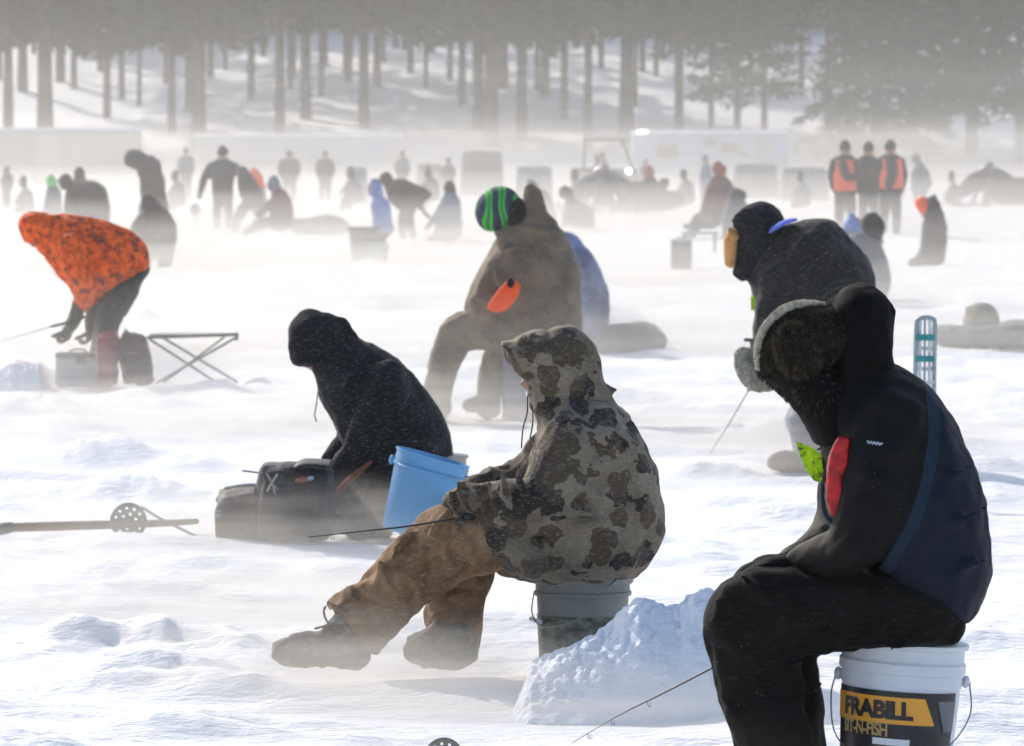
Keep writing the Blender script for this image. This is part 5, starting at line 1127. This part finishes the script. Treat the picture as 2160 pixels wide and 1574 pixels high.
me.loops.add(ff.size); me.loops.foreach_set('vertex_index', ff.ravel().astype(np.int32)); me.polygons.add(len(ff)); me.polygons.foreach_set('loop_start', np.arange(0, ff.size, 4, dtype=np.int32))
me.update(calc_edges=True); me.validate()
o = put('snow_ground', me, SNOW); o['kind'] = 'structure'
# chopped snow heap beside the green bucket
def heap(label, outline, D, dpt, seed, base_px):
    """rough heap: outline = skyline points in photo px at its crest"""
    org = at(base_px[0], base_px[1], D); org[2] = 0
    crest = np.array([at(q[0], q[1], D)[[0, 2]] for q in outline]); x0, x1 = crest[0, 0], crest[-1, 0]
    nx, ny = 170, 90; g = Geo(); vs = []
    X_, Yv = np.meshgrid(np.linspace(x0, x1, nx), np.linspace(-1, 1, ny)); top = np.interp(X_, crest[:, 0], crest[:, 1])
    prof_ = np.where(Yv < 0, np.clip(1-np.abs(Yv)**1.5, 0, 1), np.clip(1-np.abs(Yv)**2, 0, 1))
    edge = np.clip(np.minimum(X_-x0, x1-X_)/.07, 0, 1)
    n_ = fbm(X_*9, Yv*dpt*9, None, 4, seed); n2 = np.abs(fbm(X_*24, Yv*dpt*24, None, 3, seed+4)); n3 = fbm(X_*70, Yv*dpt*70, None, 2, seed+8)
    Z = top*prof_*edge+(.024*n_-.012*n2+.009*n3)*np.clip(prof_*1.5, 0, 1)*edge-.04*(1-prof_*edge)
    Yw = D+Yv*dpt+.02*fbm(X_*14, Yv*6, None, 2, seed+2)
    id_ = np.arange(nx*ny).reshape(ny, nx); vv_ = np.stack([X_.ravel(), Yw.ravel(), Z.ravel()], 1)
    f_ = np.stack([id_[:-1, :-1].ravel(), id_[:-1, 1:].ravel(), id_[1:, 1:].ravel(), id_[1:, :-1].ravel()], 1)
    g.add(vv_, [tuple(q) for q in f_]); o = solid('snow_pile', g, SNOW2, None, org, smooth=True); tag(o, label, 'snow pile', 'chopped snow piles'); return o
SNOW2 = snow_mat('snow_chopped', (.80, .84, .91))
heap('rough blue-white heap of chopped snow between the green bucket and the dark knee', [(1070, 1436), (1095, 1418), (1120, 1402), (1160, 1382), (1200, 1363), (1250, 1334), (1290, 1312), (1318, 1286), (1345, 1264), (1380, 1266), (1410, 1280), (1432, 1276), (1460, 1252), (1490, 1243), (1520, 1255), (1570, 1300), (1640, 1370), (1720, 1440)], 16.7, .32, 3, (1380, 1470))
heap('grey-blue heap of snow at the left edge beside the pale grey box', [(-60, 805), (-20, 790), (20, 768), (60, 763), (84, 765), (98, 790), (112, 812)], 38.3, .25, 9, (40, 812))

# ================================================================== trailers and low vehicles
def trailer(label, x0, x1, top, D, col, cat='trailer', name='trailer', bottom=.42, dep=2.2, doors=(), wins=(), roofc=(.62, .64, .68), name2='body'):
    A_ = at(x0, top, D); B_ = at(x1, top, D); zt = A_[2]; c = V((A_[0]+B_[0])/2, D+dep/2, 0); e_ = empty(name, c); tag(e_, label, cat, 'trailers parked below the trees' if name == 'trailer' else None)
    hx = (B_[0]-A_[0])/2; h = (zt-bottom)/2; m_ = plain(label[:24], col, .6, vary=.15, ns=1.5)
    solid('body', box(c+V(0, 0, bottom+h), (hx, dep/2, h), bev=.08), m_, e_)
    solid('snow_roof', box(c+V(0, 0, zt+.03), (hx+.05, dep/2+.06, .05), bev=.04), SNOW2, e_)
    solid('skirt_rail', box(c+V(0, -dep/2-.02, bottom+.08), (hx*.99, .03, .05)), GPL, e_)
    for q in doors:
        dx0 = at(q[0], top, D)[0]; dx1 = at(q[1], top, D)[0]; solid('door', box(V((dx0+dx1)/2, D-.02, bottom+h*.95), ((dx1-dx0)/2, .02, h*.86)), plain(label[:12]+str(q[0]), q[2], .6), e_)
    for q in wins:
        a0 = at(q[0], q[2], D); a1 = at(q[1], q[3], D); w_i = solid('window', box(V((a0[0]+a1[0])/2, D-.02, (a0[2]+a1[2])/2), (abs(a1[0]-a0[0])/2, .02, abs(a0[2]-a1[2])/2)), plain('dim_glass', (.06, .065, .07), .2), e_)
        solid('frame', join(*[box(V((a0[0]+a1[0])/2+sx*abs(a1[0]-a0[0])/2, D-.045, (a0[2]+a1[2])/2), (.025, .012, abs(a0[2]-a1[2])/2+.03)) for sx in (-1, 1)], *[box(V((a0[0]+a1[0])/2, D-.045, z_), (abs(a1[0]-a0[0])/2, .010, .02)) for z_ in (a0[2], a1[2])]), GPL, w_i)
    for fx in (-.25, -.05) if hx > 2 else (-.4, .4):
        wl = solid('wheel', lathe([(.1, -.1), (.27, -.1), (.31, -.05), (.31, .05), (.27, .1), (.1, .1)], c+V(fx*hx, -dep/2+.05, .31), 22, np.array(Matrix.Rotation(PI/2, 3, 'X'))), RUB, e_, smooth=True)
        solid('rim', lathe([(.02, -.11), (.16, -.115), (.16, .1), (.02, .1)], c+V(fx*hx, -dep/2+.05, .31), 16, np.array(Matrix.Rotation(PI/2, 3, 'X'))), STEEL, wl)
    solid('hitch', tube([c+V(hx, 0, bottom), c+V(hx+.9, 0, bottom-.05), c+V(hx+.9, 0, .02)], .05, n=8), STEEL, e_)
    return e_, c, hx, zt
trailer('long grey trailer with snowy roof behind the people at the left edge', -110, 292, 274, 218, (.16, .16, .165), doors=((75, 125, (.26, .27, .29)),))
trailer('long white and pale blue trailer in the haze, second from the left', 412, 845, 287, 226, (.27, .285, .31), doors=((720, 762, (.27, .33, .42)), (770, 812, (.22, .27, .40))))
e_, c, hx, zt = trailer('pale blue camper with dim windows and a bright roof lamp', 1335, 1662, 280, 205, (.26, .30, .42), cat='camper', name='camper', doors=((1590, 1630, (.22, .22, .23)),), wins=((1385, 1430, 305, 335), (1486, 1512, 292, 308), (1520, 1562, 300, 322), (1560, 1582, 320, 332)))  # the bright roof lamp is a sun glint, modelled as roof_glint below
pl_ = at(1356, 281, 205); solid('roof_glint', join(ellipsoid(V(pl_[0], 204.6, pl_[2]+.05), (.17, .12, .05)), ellipsoid(V(pl_[0]-.15, 204.6, pl_[2]+.03), (.08, .10, .04))), LAMP_GLINT, e_, smooth=True)  # sun glint on the roof, made as small glowing lumps
# shelters and covered sleds
def hut(label, x0, x1, top, D, col, wedge=.25):
    A_ = at(x0, top, D); B_ = at(x1, top, D); zt = A_[2]; cx = (A_[0]+B_[0])/2; hx = (B_[0]-A_[0])/2; c = V(cx, D, 0)
    g = Geo(); k = .88
    v_ = []
    for z, kx, ky in ((0, 1, 1), (zt*.5, 1.0, .98), (zt*.93, k, .9), (zt, k-.12, .7)):
        for sx, sy in ((-1, -1), (1, -1), (1, 1), (-1, 1)): v_.append(c+V(sx*hx*kx-(wedge*hx*(z/zt) if sx < 0 else 0)*0, sy*.8*ky, z))
    f = []
    for j in range(3):
        for i in range(4): f.append((j*4+i, j*4+(i+1) % 4, j*4+4+(i+1) % 4, j*4+4+i))
    f += [(3, 2, 1, 0), (12, 13, 14, 15)]
    g.add(v_, f); o = solid('ice_shelter', g, fabric('shelter_'+label[:8], col, frost=.2), None, c, bevel=.05); tag(o, label, 'ice shelter', 'pop-up shelters and covered sleds')
    solid('door_flap', box(c+V(hx*.2, -.80, zt*.4), (hx*.22, .02, zt*.36)), GREYF, o); solid('pole', join(tube([c+V(-hx, -.8, 0), c+V(-hx*k, -.74, zt*.93)], .03, sub=1), tube([c+V(hx, -.8, 0), c+V(hx*k, -.74, zt*.93)], .03, sub=1)), GPL, o)
hut('brown-grey ice shelter behind the slate blue coat', 972, 1062, 318, 176, (.13, .12, .11))
hut('low lavender-grey shelter to the right of the brown-grey shelter', 1088, 1165, 350, 160, (.22, .22, .25))
hut('low grey covered sled in front of the camper, left one', 1545, 1640, 345, 168, (.16, .155, .15))
hut('low grey covered sled in front of the camper, right one', 1645, 1745, 352, 162, (.17, .165, .16))
hut('low grey shelter behind the lone bent figure', 1822, 1905, 345, 170, (.15, .15, .15))
hut('low tan shelter left of the brown-grey shelter', 880, 935, 345, 180, (.20, .17, .15))
hut('grey ice shelter right of the middle trailer people', 735, 775, 352, 150, (.18, .18, .18))

# ================================================================== trees
BARK = plain('pine_bark', (.06, .048, .04), .9, vary=.3, ns=3)
def needle_mat(name, c):
    t = NT(name); n = t.noise(t.coord(), 1.2, 4)
    t.l(t.ramp(n, [(.3, tuple(x*.55 for x in c)), (.7, tuple(x*1.3 for x in c))]), t.b.inputs['Base Color']); t.b.inputs['Roughness'].default_value = .8; t.b.inputs['Specular IOR Level'].default_value = .1
    return t.m
ND = needle_mat('pine_needles', (.035, .045, .03))
def trunk_geo(r, h, bend, seed):
    R = np.random.default_rng(seed); P = [V(0, 0, -1.5)]; 
    for k in range(1, 8): P.append(V(bend*math.sin(k*.5)*.3+R.uniform(-.05, .05), R.uniform(-.05, .05), h*k/7))
    g = tube(P, [r*1.25]+[r*(1-.11*k) for k in range(1, 8)], n=10, sub=3)
    for k in range(7):
        z = R.uniform(.15, .45)*h; a = R.uniform(0, 2*PI); L = R.uniform(.4, 1.1); g.join(tube([V(0, 0, z), V(math.cos(a)*L*.6, math.sin(a)*L*.6, z+.05), V(math.cos(a)*L, math.sin(a)*L, z-.05)], [.035, .025, .01], n=5, sub=1))
    return g
def crown_geo(z0, z1, rad, nb, nt, seed, droop=.12, cone=True, size=.26, low=.6):
    """whorled boughs carrying thousands of needle sprays"""
    R = np.random.default_rng(seed); g = Geo(); vs = []; fs = []
    for i in range(nb):
        u = i/nb; z = z0+(z1-z0)*u**.9+R.uniform(-.2, .2); a = i*2.399+R.uniform(-.4, .4)
        L = rad*((1-u)**.7 if cone else math.sqrt(max(.05, 1-(2*u-low)**2*.8)))*R.uniform(.7, 1.12)+.3
        g.join(tube([V(0, 0, z), V(math.cos(a)*L*.5, math.sin(a)*L*.5, z+.1*L-droop*L*.3), V(math.cos(a)*L, math.sin(a)*L, z-droop*L)], [.05, .035, .012], n=5, sub=1), 1)
        for j in range(nt):
            t_ = R.uniform(.12, 1.05)**.75; w = (.16+.42*t_*(1.15-t_))*L
            off = R.normal(0, .42)*w; px_ = math.cos(a)*L*t_-math.sin(a)*off; py_ = math.sin(a)*L*t_+math.cos(a)*off
            pz = z+.10*L*t_-droop*L*t_*t_*1.6+R.normal(0, .10)-abs(off)*.15
            d = unit(V(math.cos(a), math.sin(a), -.15)+R.normal(0, .5, 3)); s_ = unit(np.cross(d, R.normal(0, 1, 3)))*size*R.uniform(.16, .32); l = d*size*R.uniform(.7, 1.5); c = V(px_, py_, pz)
            n_ = len(vs); vs += [c-s_, c+l*.5-s_*.6, c+l, c+l*.5+s_*.6, c+s_]; fs.append((n_, n_+1, n_+2, n_+3, n_+4))
    g.add(vs, fs, 0); return g
protoC = []
for k, (z0, z1, rad) in enumerate(((5.4, 12, 2.8), (5.8, 12.5, 2.6), (5.2, 11.5, 3.0), (6.0, 12.5, 2.9))):
    m_ = mesh_of('crown', crown_geo(z0, z1, rad, 96, 95, 60+k, droop=.16, size=.55)); m_.materials.append(ND); m_.materials.append(BARK); gi = None
    protoC.append(m_)
sparse = mesh_of('crown', crown_geo(6.5, 13, 1.3, 26, 40, 71, droop=.16, size=.4)); sparse.materials.append(ND); sparse.materials.append(BARK)
def setmi(me, g): me.polygons.foreach_set('material_index', g.m)
protoT = []
for k in range(3):
    m_ = mesh_of('trunk', trunk_geo(1.0, 15, .3*(k-1), 80+k)); m_.materials.append(BARK); m_.polygons.foreach_set('use_smooth', [True]*len(m_.polygons)); protoT.append(m_)
def place_tree(px, D, wpx, label, crown, th=1.0, rot=0, kind='pine_tree', grp='tall pines along the shore', cs=1.0, dz=0, tk=0, lean=0):
    x = at(px, 300, D)[0]; z = float(ground_h(np.array([x]), np.array([D]))[0]); e_ = empty(kind, V(x, D, z)); tag(e_, label, 'tree', grp)
    e_.rotation_euler = (0, lean, rot)
    r = max(.07, wpx/2/scl(D)); o = bpy.data.objects.new('trunk', protoT[tk % 3]); COL.objects.link(o); o.parent = e_; o.scale = (r, r, th)
    c = bpy.data.objects.new('crown', crown); COL.objects.link(c); c.parent = e_; c.scale = (cs, cs, cs); c.location.z = dz
    return e_
TR = [(18, 28, 262), (48, 22, 275), (95, 46, 255), (128, 20, 280), (226, 16, 268), (257, 14, 275), (362, 17, 262), (398, 16, 270), (418, 44, 252), (531, 13, 275), (556, 12, 290), (590, 28, 258), (617, 14, 282), (645, 30, 266), (685, 13, 285), (735, 14, 278), (768, 30, 262), (795, 16, 276), (835, 13, 290), (866, 14, 281),
      (975, 17, 270), (1010, 30, 262), (1035, 40, 256), (1062, 22, 275), (1100, 30, 258), (1150, 26, 272), (1165, 20, 285), (1190, 16, 266), (1240, 19, 255), (1320, 40, 258), (1355, 13, 280), (1397, 12, 284), (1432, 26, 254), (1745, 12, 262), (905, 12, 292), (930, 12, 300), (470, 12, 300), (310, 10, 302), (170, 18, 290), (1275, 12, 298), (1475, 12, 290), (700, 14, 300), (855, 12, 306), (340, 12, 296), (205, 12, 300), (445, 12, 284), (575, 10, 298), (665, 11, 300), (755, 10, 303), (1125, 14, 296), (1215, 12, 300), (1300, 11, 304), (1415, 11, 296), (30, 12, 300)]
Rt = np.random.default_rng(44)
nth = ['thick', 'slender', 'straight']
def loc_words(px):
    marks = [(60, 'above the left end of the long grey trailer'), (170, 'above the door of the long grey trailer'), (290, 'above the right end of the long grey trailer'), (400, 'in the gap between the two long trailers'), (540, 'above the left half of the white and blue trailer'), (640, 'above the middle of the white and blue trailer'), (740, 'above the first blue door of the long trailer'), (830, 'above the right end of the white and blue trailer'),
             (930, 'between the white and blue trailer and the brown-grey shelter'), (1030, 'above the brown-grey ice shelter'), (1130, 'above the green beanie and raised collar'), (1220, 'left of the utility vehicle canopy'), (1300, 'above the utility vehicle'), (1400, 'above the left end of the camper'), (1500, 'above the middle of the camper'), (3000, 'right of the camper')]
    for m_, w in marks:
        if px <= m_: return w
seen = {}
TR = [(p_, w_*(.8 if w_ > 24 else 1), d_) for p_, w_, d_ in TR]+[(int(12+k_*47+Rt.uniform(-14, 14)), float(Rt.uniform(9, 13)), float(Rt.uniform(268, 292))) for k_ in range(32)]
for k, (px, w, D) in enumerate(TR):
    wd = 'thick-trunked' if w > 24 else ('medium-trunked' if w > 15 else 'thin-trunked'); lw = loc_words(px); key = (wd, lw); seen[key] = seen.get(key, 0)+1
    ordw = ['', 'second ', 'third ', 'fourth ', 'fifth ', 'sixth ', 'seventh ', 'eighth ', 'ninth ', 'tenth '][seen[key]-1]
    place_tree(px, D, w, f'{ordw}{wd} pine {lw}', protoC[k % 4] if D < 267 else sparse, th=1.2, rot=Rt.uniform(0, 6), cs=Rt.uniform(.92, 1.15), tk=k, lean=(-.06 if px in (735, 866) else Rt.uniform(-.012, .012)), dz=Rt.uniform(-.6, .2)-(D-255)*.05)
# deeper rows on the hill, only their crowns and trunks between the front ones
for k in range(13):
    D = Rt.uniform(325, 370); px = -120+k*190+Rt.uniform(-35, 35)
    place_tree(px, D, Rt.uniform(9, 16), 'pine in the hazy rows on the hill behind the shore pines', protoC[k % 4], th=1.2, rot=Rt.uniform(0, 6), cs=Rt.uniform(1.0, 1.25), tk=k, grp='hazy pines in the rows on the hill', dz=-2.0)
und = mesh_of('crown', crown_geo(.5, 7.0, 2.3, 80, 60, 97, droop=.12, size=.45)); und.materials.append(ND); und.materials.append(BARK)
for k in range(27):
    D = Rt.uniform(300, 307); px = -40+k*84+Rt.uniform(-22, 22); place_tree(px, D, 8, 'short dense evergreen high on the hill behind the pine trunks', und, th=.42, rot=Rt.uniform(0, 6), kind='spruce_tree', cs=Rt.uniform(.9, 1.25), tk=k, grp='short evergreens high on the hill')
# right side : branchy young pines and dense spruces
sp1 = mesh_of('crown', crown_geo(3.0, 12, 2.5, 60, 60, 91, droop=.06, size=.34)); sp2 = mesh_of('crown', crown_geo(1.6, 13, 3.6, 110, 95, 92, droop=.2, size=.38)); sp3 = mesh_of('crown', crown_geo(2.6, 14, 3.3, 100, 90, 93, droop=.22, size=.38))
for m_ in (sp1, sp2, sp3): m_.materials.append(ND); m_.materials.append(BARK)
for px, D, w, lb, cr, dz, cs in ((1555, 250, 17, 'young pine with flat boughs, left one above the camper', sp1, -.1, 1.0), (1612, 252, 15, 'young pine with flat boughs, right one above the camper', sp1, 0.2, .95), (1500, 262, 12, 'branchy pine just left of the two young pines above the camper', sp1, .3, 1),
                                 (1850, 252, 30, 'large dense spruce above the three people in vests', sp2, -1.0, .92), (1925, 258, 20, 'dense spruce right of the largest spruce', sp3, .3, .9), (2050, 254, 26, 'dark spruce above the right edge snowmobile', sp3, -.6, .95), (2150, 250, 20, 'dark spruce cut by the right edge', sp3, .2, 1.0), (1690, 275, 12, 'spruce behind the snow slope right of the camper', sp3, 1.5, .8), (2000, 280, 16, 'hazy spruce between the two dark spruces', sp3, 1.4, 1), (1780, 282, 16, 'hazy spruce left of the largest spruce', sp3, 1.2, 1)):
    place_tree(px, D, w, lb, cr, th=1.0, rot=Rt.uniform(0, 6), kind='spruce_tree', grp='spruces and young pines at the right', dz=dz, cs=cs)

# ================================================================== blowing snow flakes
Rf = np.random.default_rng(3); NF = 80000
Yf = 1/Rf.uniform(1/60, 1/13.4, NF); Xf = Rf.uniform(-.11, .11, NF)*Yf; Zf = np.abs(Rf.exponential(.55, NF)); Zf = np.minimum(Zf, 2.2)
sz = Rf.uniform(.00010, .00026, NF)*(Yf/14)**.7; ln = sz*Rf.uniform(1.5, 7, NF)
o1 = np.stack([Xf, Yf, Zf], 1)
dr = np.stack([np.ones(NF), Rf.normal(0, .2, NF), Rf.normal(0, .12, NF)], 1)
vs = np.stack([o1-dr*ln[:, None], o1+dr*ln[:, None], o1+np.stack([0*sz, sz, 0*sz], 1), o1-np.stack([0*sz, sz, 0*sz], 1), o1+np.stack([0*sz, 0*sz, sz], 1), o1-np.stack([0*sz, 0*sz, sz], 1)], 1).reshape(-1, 3)
base = (np.arange(NF)*6)[:, None, None]; tri = np.array([(0, 2, 4), (2, 1, 4), (1, 3, 4), (3, 0, 4), (2, 0, 5), (1, 2, 5), (3, 1, 5), (0, 3, 5)])[None]
fa = (base+tri).reshape(-1, 3)
me = bpy.data.meshes.new('snowflakes'); me.vertices.add(len(vs)); me.vertices.foreach_set('co', vs.astype(np.float32).ravel()); me.loops.add(fa.size); me.loops.foreach_set('vertex_index', fa.ravel().astype(np.int32)); me.polygons.add(len(fa)); me.polygons.foreach_set('loop_start', np.arange(0, fa.size, 3, dtype=np.int32)); me.update(calc_edges=True)
t = NT('flake'); t.b.inputs['Base Color'].default_value = (.9, .92, .95, 1); t.b.inputs['Roughness'].default_value = .5
o = put('snowflakes', me, t.m, smooth=False); o['kind'] = 'stuff'

# ================================================================== air : even haze box plus low layers of blowing snow
def vol_mat(name, dens, col=(.98, .966, .94), an=.5):
    m = bpy.data.materials.new(name); m.use_nodes = True; t_ = m.node_tree; t_.nodes.clear(); o_ = t_.nodes.new('ShaderNodeOutputMaterial'); v_ = t_.nodes.new('ShaderNodeVolumePrincipled')
    v_.inputs['Color'].default_value = (*col, 1); v_.inputs['Density'].default_value = dens; v_.inputs['Anisotropy'].default_value = an; t_.links.new(v_.outputs[0], o_.inputs['Volume']); return m
def vol_box(name, x0, x1, y0, y1, z0, z1, dens, **k):
    g = box(((x0+x1)/2, (y0+y1)/2, (z0+z1)/2), ((x1-x0)/2, (y1-y0)/2, (z1-z0)/2)); o_ = solid(name, g, vol_mat(name+'_air', dens, **k)); o_['kind'] = 'stuff'; return o_
HZ = dict(haze=.00022, tall=.0006, mid=.0006, low=.0012, skim=.009)
import json, os
vol_box('haze', -4600, 4600, -70, 1520, -3, 260, HZ['haze'])
vol_box('blowing_snow', -150, 150, 22, 420, -1.6, 9.5, .00085)
vol_box('blowing_snow', -125, 125, 108, 330, -1.1, 4.4, .0013)
vol_box('blowing_snow', -123, 123, 42, 326, -1.03, 2.0, .0030)
vol_box('blowing_snow', -110, 110, 23.8, 310, -1.0, .80, .0105)
vol_box('blowing_snow', -120, 120, -15, 380, -1.3, .30, .010)
# drifting puffs of snow hugging the ice
def puff_mat(dens, seed):
    m = bpy.data.materials.new('puff_air'); m.use_nodes = True; t_ = m.node_tree; t_.nodes.clear(); N_ = t_.nodes.new; o_ = N_('ShaderNodeOutputMaterial'); v_ = N_('ShaderNodeVolumePrincipled'); v_.inputs['Color'].default_value = (.985, .962, .925, 1); v_.inputs['Anisotropy'].default_value = .5
    tc = N_('ShaderNodeTexCoord'); ln_ = N_('ShaderNodeVectorMath'); ln_.operation = 'LENGTH'; t_.links.new(tc.outputs['Object'], ln_.inputs[0])
    mr = N_('ShaderNodeMapRange'); mr.interpolation_type = 'SMOOTHSTEP'; mr.inputs[1].default_value = 1; mr.inputs[2].default_value = .15; mr.inputs[3].default_value = 0; mr.inputs[4].default_value = 1; t_.links.new(ln_.outputs['Value'], mr.inputs[0])
    mp = N_('ShaderNodeMapping'); mp.inputs['Scale'].default_value = (1.3, .9, 2.2); mp.inputs['Location'].default_value = (seed*3.7, seed*1.3, 0); mp.inputs['Rotation'].default_value = (0, .12, 0); t_.links.new(tc.outputs['Object'], mp.inputs[0])
    nz = N_('ShaderNodeTexNoise'); nz.inputs['Scale'].default_value = 1.6; nz.inputs['Detail'].default_value = 3; t_.links.new(mp.outputs[0], nz.inputs['Vector'])
    m2 = N_('ShaderNodeMapRange'); m2.inputs[1].default_value = .34; m2.inputs[2].default_value = .66; m2.inputs[3].default_value = .12; m2.inputs[4].default_value = 2.7*dens; t_.links.new(nz.outputs['Fac'], m2.inputs[0]); m2.inputs[3].default_value = .15*dens
    mu = N_('ShaderNodeMath'); mu.operation = 'MULTIPLY'; t_.links.new(mr.outputs[0], mu.inputs[0]); t_.links.new(m2.outputs[0], mu.inputs[1]); t_.links.new(mu.outputs[0], v_.inputs['Density']); t_.links.new(v_.outputs[0], o_.inputs['Volume']); return m
npuff = [0]
def puff(px, py, D, rx, ry, rz, dens, z=0.1):
    npuff[0] += 1; c = at(px, py, D); c[2] = z; g = ellipsoid(V(0, 0, 0), (1, 1, 1), n=24, m=14); o_ = solid('blowing_snow', g, puff_mat(dens, npuff[0])); o_.location = Vector(c); o_.scale = (rx, ry, rz); o_['kind'] = 'stuff'
for q in ((700, 1400, 17.0, 1.0, .5, .22, .55), (1000, 1420, 16.6, .9, .5, .16, .5), (520, 1130, 23.2, 1.3, .5, .26, .55), (780, 1130, 22.9, 1.0, .4, .22, .4), (200, 810, 38.0, 1.6, .8, .34, .35), (950, 885, 33, 1.8, .8, .36, .30), (560, 550, 76, 8.5, 1.5, .6, .2),
          (500, 490, 101, 7, 3, .9, .13), (1830, 500, 97, 5, 2, .8, .12), (1250, 470, 105, 8, 3, .9, .10), (1700, 1000, 28, 1.5, .6, .28, .4), (1330, 745, 44.6, 2.2, .8, .4, .3), (2080, 735, 44.8, 2.2, .8, .4, .25), (200, 1250, 20, 2.4, .8, .3, .5), (1000, 1500, 15.8, 1.6, .7, .14, .5), (600, 1330, 18.3, 1.6, .6, .2, .35), (1500, 880, 31, 2.6, .8, .3, .4), (350, 900, 32, 3, .9, .34, .4), (700, 740, 42, 3.6, 1.0, .4, .35), (300, 700, 45, 3.6, 1.0, .4, .3), (1600, 720, 45, 3, 1, .45, .3), (1900, 900, 30, 1.6, .6, .3, .3), (1000, 640, 56, 5, 1.4, .5, .25), (1350, 590, 66, 5, 1.4, .55, .25), (1880, 640, 56, 3, 1.2, .5, .25), (350, 590, 70, 5, 1.4, .7, .3), (180, 520, 86, 4, 1.5, .8, .22), (950, 515, 90, 4, 1.5, .7, .22), (300, 300, 215, 9, 4, 2.6, .05), (950, 300, 222, 8, 4, 3.0, .06), (1500, 300, 196, 7, 4, 2.4, .05), (1950, 300, 220, 9, 4, 3.0, .05)):
    puff(*q)

# ================================================================== light, sky, camera
AZ, EL = math.radians(-33), math.radians(32)
w = bpy.data.worlds.new('World'); SC.world = w; w.use_nodes = True; nt = w.node_tree; bg = nt.nodes['Background']; sk = nt.nodes.new('ShaderNodeTexSky'); sk.sky_type = 'NISHITA'; sk.sun_disc = False; sk.sun_elevation = EL; sk.sun_rotation = AZ; sk.air_density = 1.0; sk.dust_density = 2.0
nt.links.new(sk.outputs[0], bg.inputs[0]); bg.inputs[1].default_value = .15
sun = bpy.data.lights.new('sun', 'SUN'); sun.energy = 3.1; sun.angle = math.radians(.5); sun.color = (1, .945, .865); so = bpy.data.objects.new('sun', sun); COL.objects.link(so)
ds = Vector((math.sin(AZ)*math.cos(EL), math.cos(AZ)*math.cos(EL), math.sin(EL))); so.rotation_euler = (-ds).to_track_quat('-Z', 'Y').to_euler(); so.location = (0, 0, 30)
cam = bpy.data.cameras.new('camera'); cob = bpy.data.objects.new('camera', cam); COL.objects.link(cob); cob.location = (0, 0, H); cob.rotation_euler = (PI/2-TILT, 0, 0)
cam.sensor_fit = 'HORIZONTAL'; cam.sensor_width = 36; cam.lens = F/2160*36; cam.clip_start = .5; cam.clip_end = 5000
cam.dof.use_dof = True; cam.dof.focus_distance = 16.0; cam.dof.aperture_fstop = 13
SC.camera = cob
SC.view_settings.view_transform = 'Standard'; SC.view_settings.look = 'None'; SC.view_settings.exposure = .5; SC.view_settings.gamma = 1
SC.cycles.volume_bounces = 0; SC.cycles.volume_max_steps = 96; SC.cycles.adaptive_threshold = .02; SC.cycles.max_bounces = 4; SC.cycles.diffuse_bounces = 2; SC.cycles.use_denoising = True; SC.cycles.transparent_max_bounces = 24
for o in SC.objects:
    if '_org' in o: del o['_org']
